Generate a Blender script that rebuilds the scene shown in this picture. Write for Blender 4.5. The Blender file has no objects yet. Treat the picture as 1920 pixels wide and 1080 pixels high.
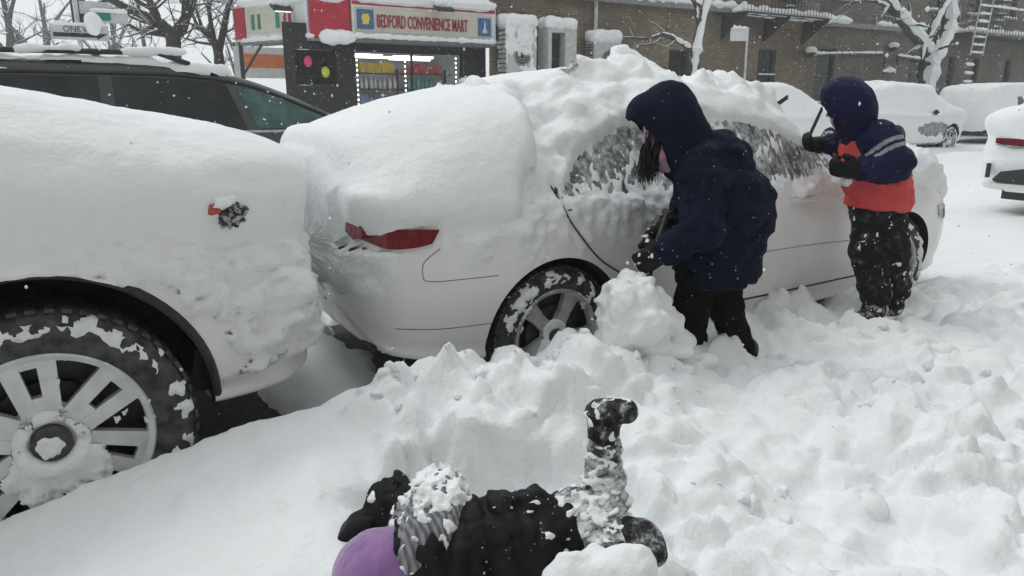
import bpy, bmesh, math, random
import numpy as np
R = math.radians
random.seed(7)
rng = np.random.default_rng(11)
scene = bpy.context.scene
col = scene.collection

# ------------------------------------------------------------------ camera
F_PX, CAM_H, PITCH, AZ = 1370.0, 1.38, R(14.3), R(58.0)
cam_d = bpy.data.cameras.new('camera')
cam_d.sensor_width = 36.0
cam_d.lens = 36.0 * F_PX / 1920.0
cam_d.clip_start, cam_d.clip_end = 0.05, 600
cam = bpy.data.objects.new('camera', cam_d)
col.objects.link(cam)
cam.location = (0, 0, CAM_H)
cam.rotation_euler = (R(90) - PITCH, 0, AZ - R(90))
scene.camera = cam

# ------------------------------------------------------------------ sky, sun, exposure
SUN_EL, SUN_AZ = R(54), R(112)          # high soft light behind cloud, from across the street
world = bpy.data.worlds.new('World')
scene.world = world
world.use_nodes = True
wn, wl = world.node_tree.nodes, world.node_tree.links
wn.clear()
w_out = wn.new('ShaderNodeOutputWorld')
w_bg = wn.new('ShaderNodeBackground')
w_sky = wn.new('ShaderNodeTexSky')
w_sky.sky_type = 'NISHITA'
w_sky.sun_disc = False
w_sky.sun_elevation = SUN_EL
w_sky.sun_rotation = R(90) - SUN_AZ
w_sky.dust_density = 4.0
w_hs = wn.new('ShaderNodeHueSaturation')
w_hs.inputs['Saturation'].default_value = 0.12
w_mx = wn.new('ShaderNodeMix')
w_mx.data_type = 'RGBA'
w_mx.inputs['Factor'].default_value = 0.88
w_mx.inputs['B'].default_value = (11.0, 11.7, 12.0, 1)      # even cloud cover
wl.new(w_sky.outputs[0], w_hs.inputs['Color'])
wl.new(w_hs.outputs[0], w_mx.inputs['A'])
wl.new(w_mx.outputs['Result'], w_bg.inputs['Color'])
w_bg.inputs['Strength'].default_value = 0.095
wl.new(w_bg.outputs[0], w_out.inputs[0])
sun_d = bpy.data.lights.new('sun', 'SUN')
sun_d.energy = 0.8
sun_d.angle = R(22)
sun_d.color = (1.0, 0.985, 0.96)
sun = bpy.data.objects.new('sun', sun_d)
col.objects.link(sun)
sun.rotation_euler = (R(90) - SUN_EL, 0, SUN_AZ + R(90))
sun.location = (0, 10, 30)
vs = scene.view_settings
vs.view_transform = 'Standard'
vs.look = 'None'
vs.gamma = 1.0
vs.use_curve_mapping = False
vs.exposure = -0.1
scene.cycles.use_denoising = True
scene.cycles.max_bounces = 6
scene.cycles.diffuse_bounces = 4
scene.cycles.glossy_bounces = 3
scene.cycles.volume_bounces = 0
scene.cycles.use_adaptive_sampling = True

# ------------------------------------------------------------------ placing: image ray -> world point at a given forward distance
_cp, _sp = math.cos(PITCH), math.sin(PITCH)
FWD = np.array([math.cos(AZ), math.sin(AZ), 0.0])
RGT = np.array([math.sin(AZ), -math.cos(AZ), 0.0])
UPV = np.array([0, 0, 1.0])
def J(px, py, f):
    a, u = (px - 960.) / F_PX, (540. - py) / F_PX
    fh = _cp + _sp * u
    z = -_sp + _cp * u
    t = f / fh
    return FWD * f + RGT * (a * t) + UPV * (CAM_H + z * t)
def on_y(px, py, Y):
    a, u = (px - 960.) / F_PX, (540. - py) / F_PX
    d = FWD * (_cp + _sp * u) + RGT * a + UPV * (-_sp + _cp * u)
    t = Y / d[1]
    return d * t + UPV * CAM_H

# ------------------------------------------------------------------ numpy noise
_perm = np.random.default_rng(3).permutation(256)
_perm = np.concatenate([_perm, _perm, _perm])
_g = np.random.default_rng(5).normal(size=(256, 3))
_g /= np.linalg.norm(_g, axis=1)[:, None]
def perlin(P):
    P = np.asarray(P, float)
    i = np.floor(P).astype(np.int64)
    f = P - i
    i &= 255
    u = f * f * f * (f * (f * 6 - 15) + 10)
    out = 0
    for dx in (0, 1):
        for dy in (0, 1):
            for dz in (0, 1):
                h = _perm[_perm[_perm[(i[..., 0] + dx) & 255] + ((i[..., 1] + dy) & 255)] + ((i[..., 2] + dz) & 255)]
                g = _g[h]
                d = g[..., 0] * (f[..., 0] - dx) + g[..., 1] * (f[..., 1] - dy) + g[..., 2] * (f[..., 2] - dz)
                wx = u[..., 0] if dx else 1 - u[..., 0]
                wy = u[..., 1] if dy else 1 - u[..., 1]
                wz = u[..., 2] if dz else 1 - u[..., 2]
                out = out + d * wx * wy * wz
    return out * 1.5
def fbm(P, octv=4, gain=.5, lac=2.03, off=0.0):
    P = np.asarray(P, float) + off
    a, s = 1.0, 0
    for _ in range(octv):
        s = s + a * perlin(P)
        P = P * lac + 17.3
        a *= gain
    return s
def billow(P, octv=4, gain=.5, off=0.0):
    P = np.asarray(P, float) + off
    a, s = 1.0, 0
    for _ in range(octv):
        s = s + a * (1 - 2.2 * np.abs(perlin(P)))
        P = P * 2.07 + 9.1
        a *= gain
    return s
def worley(P, seed=0):
    P = np.asarray(P, float)
    i = np.floor(P).astype(np.int64)
    best = np.full(P.shape[:-1], 9.0)
    for dx in (-1, 0, 1):
        for dy in (-1, 0, 1):
            for dz in (-1, 0, 1):
                c = i + np.array([dx, dy, dz])
                h = _perm[_perm[_perm[(c[..., 0] + seed) & 255] + (c[..., 1] & 255)] + (c[..., 2] & 255)]
                q = c + .5 + .42 * _g[h]
                best = np.minimum(best, np.sum((P - q) ** 2, -1))
    return np.sqrt(best)
def crease(P, w=.10): return np.exp(-(perlin(P) / w) ** 2)
def sstep(a, b, x):
    t = np.clip((np.asarray(x, float) - a) / (b - a), 0, 1)
    return t * t * (3 - 2 * t)
def gauss(P, c, r):
    c = np.asarray(c); r = np.asarray(r, float)
    return np.exp(-np.sum(((P - c) / r) ** 2, -1))

# ------------------------------------------------------------------ materials
MATS = {}
def principled(name, base, rough=.5, metal=0., spec=.5, coat=0., sheen=0., emit=None, estr=0.):
    m = bpy.data.materials.new(name)
    m.use_nodes = True
    b = m.node_tree.nodes['Principled BSDF']
    b.inputs['Base Color'].default_value = (*base, 1)
    b.inputs['Roughness'].default_value = rough
    b.inputs['Metallic'].default_value = metal
    b.inputs['Specular IOR Level'].default_value = spec
    b.inputs['Coat Weight'].default_value = coat
    b.inputs['Sheen Weight'].default_value = sheen
    if emit:
        b.inputs['Emission Color'].default_value = (*emit, 1)
        b.inputs['Emission Strength'].default_value = estr
    MATS[name] = m
    return m, m.node_tree.nodes, m.node_tree.links, b
def coords(nd, ln, scale=(1, 1, 1), kind='Object'):
    tc = nd.new('ShaderNodeTexCoord')
    mp = nd.new('ShaderNodeMapping')
    mp.inputs['Scale'].default_value = scale
    ln.new(tc.outputs[kind], mp.inputs['Vector'])
    return mp.outputs[0]
def world_pos(nd, ln, scale=(1, 1, 1)):
    g = nd.new('ShaderNodeNewGeometry')
    mp = nd.new('ShaderNodeMapping')
    mp.inputs['Scale'].default_value = scale
    ln.new(g.outputs['Position'], mp.inputs['Vector'])
    return mp.outputs[0]
def noise_n(nd, ln, vec, scale, detail=4, rough=.55):
    n = nd.new('ShaderNodeTexNoise')
    n.inputs['Scale'].default_value = scale
    n.inputs['Detail'].default_value = detail
    n.inputs['Roughness'].default_value = rough
    ln.new(vec, n.inputs['Vector'])
    return n.outputs['Fac']
def ramp(nd, ln, fac, stops):
    r = nd.new('ShaderNodeValToRGB')
    e = r.color_ramp.elements
    while len(e) < len(stops):
        e.new(.5)
    for k, (p, c) in enumerate(stops):
        e[k].position = p
        e[k].color = (*c, 1) if len(c) == 3 else c
    ln.new(fac, r.inputs['Fac'])
    return r.outputs['Color']
def bump(nd, ln, fac, b, strength=.3, dist=.01, prev=None):
    n = nd.new('ShaderNodeBump')
    n.inputs['Strength'].default_value = strength
    n.inputs['Distance'].default_value = dist
    ln.new(fac, n.inputs['Height'])
    if prev is not None:
        ln.new(prev, n.inputs['Normal'])
    ln.new(n.outputs[0], b.inputs['Normal'])
    return n.outputs[0]

def noisy(name, c0, c1, scale=20, rough=.6, bstr=.2, bdist=.004, lo=.35, hi=.65, stretch=(1, 1, 1), **kw):
    m, nd, ln, b = principled(name, c0, rough, **kw)
    v = world_pos(nd, ln, stretch)
    f = noise_n(nd, ln, v, scale)
    ln.new(ramp(nd, ln, f, [(lo, c0), (hi, c1)]), b.inputs['Base Color'])
    if bstr:
        bump(nd, ln, noise_n(nd, ln, v, scale * 3), b, bstr, bdist)
    return m

def mat_snow():
    m, nd, ln, b = principled('snow', (.84, .855, .86), .75, spec=.25)
    v = world_pos(nd, ln)
    f1 = noise_n(nd, ln, v, 130, 2, .6)
    f2 = noise_n(nd, ln, v, 26, 3, .6)
    n1 = bump(nd, ln, f1, b, .25, .004)
    bump(nd, ln, f2, b, .5, .014, n1)
mat_snow()
def mat_flake():
    m, nd, ln, b = principled('flake', (.9, .91, .92), .8)
    df, tl, mx = nd.new('ShaderNodeBsdfDiffuse'), nd.new('ShaderNodeBsdfTranslucent'), nd.new('ShaderNodeMixShader')
    for q in (df, tl): q.inputs['Color'].default_value = (.92, .93, .94, 1)
    mx.inputs[0].default_value = .5
    ln.new(df.outputs[0], mx.inputs[1]); ln.new(tl.outputs[0], mx.inputs[2])
    ln.new(mx.outputs[0], nd['Material Output'].inputs['Surface'])
mat_flake()
def mat_paint(name, c, dust):
    m, nd, ln, b = principled(name, c, .32, coat=.6)
    b.inputs['Coat Roughness'].default_value = .15
    v = world_pos(nd, ln, (1, 1, .35))
    f = noise_n(nd, ln, v, 9, 7, .65)
    ln.new(ramp(nd, ln, f, [(.46, c), (.72, dust)]), b.inputs['Base Color'])
    rr = nd.new('ShaderNodeMapRange')
    rr.inputs['From Min'].default_value = .42
    rr.inputs['From Max'].default_value = .66
    rr.inputs['To Min'].default_value = .3
    rr.inputs['To Max'].default_value = .85
    ln.new(f, rr.inputs['Value'])
    ln.new(rr.outputs[0], b.inputs['Roughness'])
    bump(nd, ln, noise_n(nd, ln, v, 60, 3), b, .08, .003)
mat_paint('white_paint', (.80, .795, .78), (.82, .83, .83))
mat_paint('black_paint', (.014, .0145, .016), (.04, .04, .042))
mat_paint('silver_paint', (.12, .125, .13), (.5, .51, .52))
noisy('black_plastic', (.012, .012, .013), (.028, .028, .03), 40, .55)
noisy('tyre_rubber', (.022, .022, .023), (.085, .085, .087), 25, .8, .5, .004)
noisy('alloy', (.56, .57, .58), (.70, .71, .72), 14, .38, .1, .002, metal=.35)
noisy('alloy_dirty', (.34, .34, .35), (.54, .54, .55), 18, .5, .2, .002, metal=.25)
noisy('dark_metal', (.03, .03, .032), (.06, .06, .062), 30, .5)
noisy('chrome', (.6, .6, .6), (.75, .75, .75), 20, .25, 0, metal=.9)
def mat_glass(name, c, rough=.06):
    m, nd, ln, b = principled(name, c, rough, spec=.3)
    v = world_pos(nd, ln)
    ln.new(ramp(nd, ln, noise_n(nd, ln, v, 4, 5), [(.4, c), (.75, tuple(min(1, q * 2.2 + .01) for q in c))]), b.inputs['Base Color'])
mat_glass('dark_glass', (.008, .009, .010))
def mat_frost():
    m, nd, ln, b = principled('frosted_glass', (.1, .1, .1), .4, spec=.4)
    v = world_pos(nd, ln, (1, 1, .22))
    v2 = world_pos(nd, ln)
    f = noise_n(nd, ln, v, 30, 6, .65)
    f2 = noise_n(nd, ln, v2, 9, 5, .6)
    ad = nd.new('ShaderNodeMath'); ad.operation = 'ADD'
    ln.new(f, ad.inputs[0]); ln.new(f2, ad.inputs[1])
    hf = nd.new('ShaderNodeMath'); hf.operation = 'MULTIPLY'; hf.inputs[1].default_value = .5
    ln.new(ad.outputs[0], hf.inputs[0])
    ln.new(ramp(nd, ln, hf.outputs[0], [(.40, (.018, .02, .02)), (.48, (.13, .135, .135)), (.56, (.42, .43, .43)), (.66, (.7, .71, .71))]), b.inputs['Base Color'])
    bump(nd, ln, hf.outputs[0], b, .5, .01)
mat_frost()
mat_glass('green_glass', (.035, .075, .065), .12)
mat_glass('window_glass', (.016, .017, .018), .1)
def mat_pane():
    m, nd, ln, b = principled('shop_glass', (1, 1, 1), .03)
    tr = nd.new('ShaderNodeBsdfTransparent')
    gl = nd.new('ShaderNodeBsdfGlossy')
    gl.inputs['Roughness'].default_value = .04
    mx = nd.new('ShaderNodeMixShader')
    mx.inputs[0].default_value = .06
    ln.new(tr.outputs[0], mx.inputs[1])
    ln.new(gl.outputs[0], mx.inputs[2])
    ln.new(mx.outputs[0], nd['Material Output'].inputs['Surface'])
mat_pane()
noisy('red_lens', (.11, .003, .012), (.22, .008, .025), 45, .15, .15, .004, stretch=(1, 1, .2), coat=.8)
principled('orange_lens', (.42, .055, .03), .2, coat=.5)
noisy('clear_lens', (.18, .18, .19), (.4, .4, .41), 30, .2, 0, coat=.8)
def fabric(name, c0, c1, sc=60, rough=.85, sheen=.25, bstr=.35):
    m, nd, ln, b = principled(name, c0, rough, spec=.12, sheen=sheen)
    v = world_pos(nd, ln)
    ln.new(ramp(nd, ln, noise_n(nd, ln, v, sc * .25, 5), [(.35, c0), (.7, c1)]), b.inputs['Base Color'])
    n1 = bump(nd, ln, noise_n(nd, ln, v, 700, 2), b, .15, .001)
    bump(nd, ln, noise_n(nd, ln, v, sc, 4), b, bstr, .006, n1)
fabric('navy_parka', (.003, .0055, .017), (.006, .010, .028), 30, .8, 0)
fabric('navy_nylon', (.008, .008, .036), (.014, .014, .055), 26, .6, 0)
fabric('red_nylon', (.58, .075, .078), (.64, .09, .09), 26, .6, 0)
fabric('black_cloth', (.0025, .0025, .003), (.005, .005, .0055), 40, .9, 0)
fabric('black_nylon', (.008, .008, .009), (.017, .017, .018), 26, .55, 0)
fabric('grey_reflective', (.28, .28, .29), (.36, .36, .37), 80, .4, 0)
fabric('purple_fleece', (.25, .13, .32), (.33, .18, .41), 90, .95, .6)
fabric('pink_cloth', (.42, .24, .33), (.5, .3, .4), 60, .9, .3)
fabric('dark_hair', (.008, .006, .005), (.02, .015, .012), 120, .5, 0)
noisy('skin', (.42, .25, .18), (.5, .3, .22), 30, .5, .1, .001)
def mat_frosted(name, sc, stretch, lo=.40):
    """dark cloth with snow rubbed into the weave and folds"""
    m, nd, ln, b = principled(name, (.01, .01, .011), .75, spec=.2)
    v = world_pos(nd, ln, stretch)
    f = noise_n(nd, ln, v, sc, 7, .72)
    f2 = noise_n(nd, ln, world_pos(nd, ln), sc * .3, 3, .5)
    ad = nd.new('ShaderNodeMath'); ad.operation = 'MULTIPLY_ADD'; ad.inputs[1].default_value = .7
    ln.new(f, ad.inputs[0])
    hf = nd.new('ShaderNodeMath'); hf.operation = 'MULTIPLY'; hf.inputs[1].default_value = .3
    ln.new(f2, hf.inputs[0]); ln.new(hf.outputs[0], ad.inputs[2])
    ln.new(ramp(nd, ln, ad.outputs[0], [(lo, (.010, .010, .011)), (lo + .07, (.06, .06, .062)), (lo + .13, (.32, .325, .33)), (lo + .22, (.78, .79, .8))]), b.inputs['Base Color'])
    bump(nd, ln, ad.outputs[0], b, .8, .012)
mat_frosted('frosted_trousers', 20, (1, 1, .8), .52)
mat_frosted('frosted_leg', 26, (1, 1, 2.2), .33)
mat_frosted('frosted_boot', 34, (1, 1, 1), .44)
def mat_striped():
    m, nd, ln, b = principled('grey_knit', (.2, .2, .21), .9, sheen=.4)
    v = world_pos(nd, ln, (1, 1, 1))
    w = nd.new('ShaderNodeTexWave')
    w.wave_type = 'BANDS'
    w.bands_direction = 'X'
    w.inputs['Scale'].default_value = 24
    w.inputs['Distortion'].default_value = 2.2
    w.inputs['Detail'].default_value = 2
    ln.new(v, w.inputs['Vector'])
    ln.new(ramp(nd, ln, w.outputs['Fac'], [(.25, (.10, .10, .11)), (.65, (.24, .24, .255))]), b.inputs['Base Color'])
    bump(nd, ln, w.outputs['Fac'], b, .6, .006)
mat_striped()
def mat_brick(name, c1, c2, mortar, dirt):
    m, nd, ln, b = principled(name, c1, .88, spec=.2)
    g = nd.new('ShaderNodeNewGeometry')
    sx = nd.new('ShaderNodeSeparateXYZ')
    ln.new(g.outputs['Position'], sx.inputs[0])
    ad = nd.new('ShaderNodeMath'); ad.operation = 'ADD'
    ln.new(sx.outputs['X'], ad.inputs[0]); ln.new(sx.outputs['Y'], ad.inputs[1])
    cb = nd.new('ShaderNodeCombineXYZ')
    ln.new(ad.outputs[0], cb.inputs['X'])
    ln.new(sx.outputs['Z'], cb.inputs['Y'])
    bt = nd.new('ShaderNodeTexBrick')
    bt.inputs['Scale'].default_value = 1.0
    bt.inputs['Brick Width'].default_value = .22
    bt.inputs['Row Height'].default_value = .078
    bt.inputs['Mortar Size'].default_value = .011
    bt.inputs['Bias'].default_value = -.1
    bt.inputs['Color1'].default_value = (*c1, 1)
    bt.inputs['Color2'].default_value = (*c2, 1)
    bt.inputs['Mortar'].default_value = (*mortar, 1)
    ln.new(cb.outputs[0], bt.inputs['Vector'])
    f = noise_n(nd, ln, g.outputs['Position'], .55, 6, .65)
    mx = nd.new('ShaderNodeMix'); mx.data_type = 'RGBA'
    fr = nd.new('ShaderNodeMapRange')
    fr.inputs['From Min'].default_value = .42; fr.inputs['From Max'].default_value = .68
    fr.inputs['To Max'].default_value = .75
    ln.new(f, fr.inputs['Value'])
    ln.new(fr.outputs[0], mx.inputs['Factor'])
    ln.new(bt.outputs['Color'], mx.inputs['A'])
    mx.inputs['B'].default_value = (*dirt, 1)
    # blown snow caught in the brick faces
    f2 = noise_n(nd, ln, g.outputs['Position'], 14, 6, .7)
    fs = ramp(nd, ln, f2, [(.60, (0, 0, 0)), (.72, (.3, .3, .3))])
    mx2 = nd.new('ShaderNodeMix'); mx2.data_type = 'RGBA'
    ln.new(fs, mx2.inputs['Factor'])
    ln.new(mx.outputs['Result'], mx2.inputs['A'])
    mx2.inputs['B'].default_value = (.55, .56, .56, 1)
    ln.new(mx2.outputs['Result'], b.inputs['Base Color'])
    bump(nd, ln, bt.outputs['Fac'], b, -.5, .012)
mat_brick('brick_tan', (.29, .21, .13), (.155, .118, .082), (.26, .23, .19), (.115, .098, .08))
mat_brick('brick_grey', (.19, .155, .12), (.105, .09, .076), (.18, .165, .15), (.08, .072, .066))
noisy('red_panel', (.36, .012, .03), (.44, .018, .038), 3, .5, .05)
noisy('cream_panel', (.52, .50, .40), (.58, .56, .47), 3, .5, .05)
noisy('white_panel', (.62, .62, .62), (.74, .74, .74), 5, .6, .1)
noisy('sign_red', (.30, .02, .05), (.34, .025, .055), 3, .5, 0)
noisy('sign_blue', (.03, .10, .25), (.06, .17, .36), 18, .4, 0)
noisy('sign_yellow', (.65, .48, .05), (.72, .55, .08), 10, .4, 0)
noisy('sign_orange', (.6, .16, .05), (.7, .25, .1), 8, .5, 0)
noisy('sign_green', (.02, .2, .12), (.03, .25, .15), 8, .5, 0)
noisy('sign_grey', (.45, .46, .46), (.6, .61, .61), 8, .5, .1)
noisy('sign_black', (.015, .015, .016), (.03, .03, .03), 8, .5, 0)
noisy('soffit', (.16, .16, .155), (.24, .24, .235), 12, .7, .2)
noisy('shop_black', (.012, .012, .013), (.022, .022, .022), 8, .5, .1)
noisy('interior', (.42, .43, .42), (.55, .56, .55), 4, .7, 0)
noisy('ac_metal', (.45, .45, .44), (.58, .58, .57), 9, .55, .1)
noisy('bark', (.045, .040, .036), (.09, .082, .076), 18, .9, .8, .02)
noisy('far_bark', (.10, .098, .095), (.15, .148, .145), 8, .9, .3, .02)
noisy('asphalt', (.045, .046, .048), (.08, .08, .082), 30, .85, .5, .01)
noisy('concrete', (.2, .2, .195), (.28, .28, .27), 10, .85, .3, .006)
principled('lamp_white', (.9, .9, .9), .4, emit=(.86, .97, 1.0), estr=6.0)
principled('lamp_flood', (.9, .9, .9), .4, emit=(1, .98, .94), estr=1.0)
PRODUCT = {}
for nm, c in dict(yellow=(.62, .42, .03), green=(.10, .34, .16), blue=(.08, .18, .42), red=(.45, .05, .06), white=(.6, .6, .6), teal=(.1, .36, .36), pink=(.7, .05, .22), lime=(.5, .6, .06)).items():
    noisy('product_' + nm, c, tuple(min(1, q * 1.3) for q in c), 25, .4, 0)

# ------------------------------------------------------------------ object helpers
def setp(o, label=None, cat=None, group=None, kind=None):
    if label: o['label'] = label
    if cat: o['category'] = cat
    if group: o['group'] = group
    if kind: o['kind'] = kind
    return o
def empty(name, loc=(0, 0, 0), label=None, cat=None, group=None, parent=None):
    o = bpy.data.objects.new(name, None)
    col.objects.link(o)
    o.empty_display_size = .2
    if parent is not None:
        o.parent = parent
        o.location = np.array(loc, float) - WORLD_AT[parent.name]
    else:
        o.location = tuple(map(float, loc))
    WORLD_AT[o.name] = np.array(loc, float)
    return setp(o, label, cat, group)
WORLD_AT = {}
def mesh_obj(name, verts, faces, mat, parent=None, smooth=True, mats=None, fmat=None):
    """verts in world coordinates; a child is stored relative to its parent's base point"""
    verts = np.asarray(verts, float).reshape(-1, 3)
    base = np.zeros(3)
    if parent is not None:
        base = WORLD_AT[parent.name]
    me = bpy.data.meshes.new(name)
    if isinstance(faces, np.ndarray) and faces.ndim == 2:
        n, k = faces.shape
        me.vertices.add(len(verts))
        me.vertices.foreach_set('co', (verts - base).astype(np.float32).ravel())
        me.loops.add(n * k)
        me.polygons.add(n)
        me.loops.foreach_set('vertex_index', faces.astype(np.int32).ravel())
        me.polygons.foreach_set('loop_start', np.arange(0, n * k, k, dtype=np.int32))
        me.update(calc_edges=True)
        me.validate()
    else:
        me.from_pydata((verts - base).tolist(), [], [list(map(int, f)) for f in faces])
    for m in (mats or [mat]):
        me.materials.append(MATS[m])
    if fmat is not None:
        me.polygons.foreach_set('material_index', np.asarray(fmat, np.int32))
    if smooth:
        me.polygons.foreach_set('use_smooth', np.ones(len(me.polygons), bool))
    me.update()
    o = bpy.data.objects.new(name, me)
    col.objects.link(o)
    WORLD_AT[o.name] = base
    if parent is not None:
        o.parent = parent
    return o
class MB:
    """collects shapes of one part, in world coordinates"""
    def __init__(self):
        self.v, self.f, self.m = [], [], []
        self.cur = 0
    def add(self, v, f):
        n = len(self.v)
        self.v.extend([tuple(map(float, p)) for p in v])
        self.f.extend([[i + n for i in q] for q in f])
        self.m.extend([self.cur] * len(f))
        return self
    def box(self, c, s, rot=None, bev=0.0):
        sx, sy, sz = [q / 2 for q in s]
        if bev <= 0:
            v = [(x, y, z) for x in (-sx, sx) for y in (-sy, sy) for z in (-sz, sz)]
            f = [(0, 1, 3, 2), (4, 6, 7, 5), (0, 4, 5, 1), (2, 3, 7, 6), (0, 2, 6, 4), (1, 5, 7, 3)]
        else:
            bm = bmesh.new()
            bmesh.ops.create_cube(bm, size=1)
            bmesh.ops.scale(bm, vec=s, verts=bm.verts)
            bmesh.ops.bevel(bm, geom=bm.edges[:], offset=bev, segments=2, affect='EDGES')
            bm.verts.index_update()
            v = [tuple(q.co) for q in bm.verts]
            f = [[q.index for q in p.verts] for p in bm.faces]
            bm.free()
        v = np.array(v)
        if rot is not None:
            v = v @ np.array(rot).T
        return self.add(v + np.array(c), f)
    def tube(self, pts, rad, n=8, cap=True):
        pts = [np.array(p, float) for p in pts]
        if np.isscalar(rad): rad = [rad] * len(pts)
        v, f = [], []
        ref = None
        for k, p in enumerate(pts):
            d = pts[min(k + 1, len(pts) - 1)] - pts[max(k - 1, 0)]
            d = d / (np.linalg.norm(d) + 1e-9)
            if ref is None:
                ref = np.array([0, 0, 1.]) if abs(d[2]) < .9 else np.array([1., 0, 0])
            a = np.cross(d, ref); a /= np.linalg.norm(a) + 1e-9
            b = np.cross(d, a)
            ref = -b if np.dot(-b, ref) > 0 else b
            for j in range(n):
                t = 2 * math.pi * j / n
                v.append(p + rad[k] * (a * math.cos(t) + b * math.sin(t)))
        for k in range(len(pts) - 1):
            for j in range(n):
                f.append((k * n + j, k * n + (j + 1) % n, (k + 1) * n + (j + 1) % n, (k + 1) * n + j))
        if cap:
            f.append(list(range(n))[::-1])
            f.append([(len(pts) - 1) * n + j for j in range(n)])
        return self.add(v, f)
    def lathe(self, c, prof, n=48, axis='y', closed=False):
        """prof: list of (radius, offset along axis)"""
        v, f = [], []
        for (r, o) in prof:
            for j in range(n):
                t = 2 * math.pi * j / n
                if axis == 'y': v.append((c[0] + r * math.cos(t), c[1] + o, c[2] + r * math.sin(t)))
                elif axis == 'z': v.append((c[0] + r * math.cos(t), c[1] + r * math.sin(t), c[2] + o))
                else: v.append((c[0] + o, c[1] + r * math.cos(t), c[2] + r * math.sin(t)))
        m = len(prof)
        for k in range(m - 1 if not closed else m):
            k2 = (k + 1) % m
            for j in range(n):
                f.append((k * n + j, k * n + (j + 1) % n, k2 * n + (j + 1) % n, k2 * n + j))
        return self.add(v, f)
    def prism(self, poly, o, ex, ey, ez):
        """poly in (a,b); o origin; ex,ey axes; ez extrusion vector"""
        o, ex, ey, ez = map(np.array, (o, ex, ey, ez))
        n = len(poly)
        v = [o + ex * a + ey * b for a, b in poly] + [o + ex * a + ey * b + ez for a, b in poly]
        f = [list(range(n))[::-1], [n + i for i in range(n)]]
        for i in range(n):
            f.append((i, (i + 1) % n, n + (i + 1) % n, n + i))
        return self.add(v, f)
    def build(self, name, mat, parent=None, smooth=False, mats=None):
        o = mesh_obj(name, self.v, self.f, mat, parent, smooth, mats, self.m if mats else None)
        bm = bmesh.new(); bm.from_mesh(o.data)
        bmesh.ops.recalc_face_normals(bm, faces=bm.faces[:])
        bm.to_mesh(o.data); bm.free()
        if smooth:
            o.data.shade_smooth()
            try: o.data.set_sharp_from_angle(angle=R(40))
            except Exception: pass
        return o

# ------------------------------------------------------------------ signed distance shapes -> one continuous surface
def d_cone(P, a, ra, b, rb):
    a, b = np.asarray(a, float), np.asarray(b, float)
    pa, ba = P - a, b - a
    h = np.clip((pa @ ba) / (ba @ ba + 1e-12), 0, 1)
    return np.linalg.norm(pa - h[..., None] * ba, axis=-1) - (ra + (rb - ra) * h)
def d_ell(P, c, r, rot=None):
    q = P - np.asarray(c)
    if rot is not None: q = q @ np.asarray(rot)        # columns = local axes
    r = np.asarray(r, float)
    k0 = np.linalg.norm(q / r, axis=-1)
    k1 = np.linalg.norm(q / (r * r), axis=-1) + 1e-9
    return k0 * (k0 - 1) / k1
def d_box(P, c, h, rot=None, rad=.01):
    q = P - np.asarray(c)
    if rot is not None: q = q @ np.asarray(rot)
    q = np.abs(q) - (np.asarray(h) - rad)
    return np.linalg.norm(np.maximum(q, 0), axis=-1) + np.minimum(q.max(-1), 0) - rad
def smin(a, b, k):
    h = np.clip(.5 + .5 * (b - a) / k, 0, 1)
    return b * (1 - h) + a * h - k * h * (1 - h)
def chain(P, pts, k=.03, d=None):
    """pts: list of (point, radius) chains"""
    for i in range(len(pts) - 1):
        q = d_cone(P, pts[i][0], pts[i][1], pts[i + 1][0], pts[i + 1][1])
        d = q if d is None else smin(d, q, k)
    return d
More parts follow.
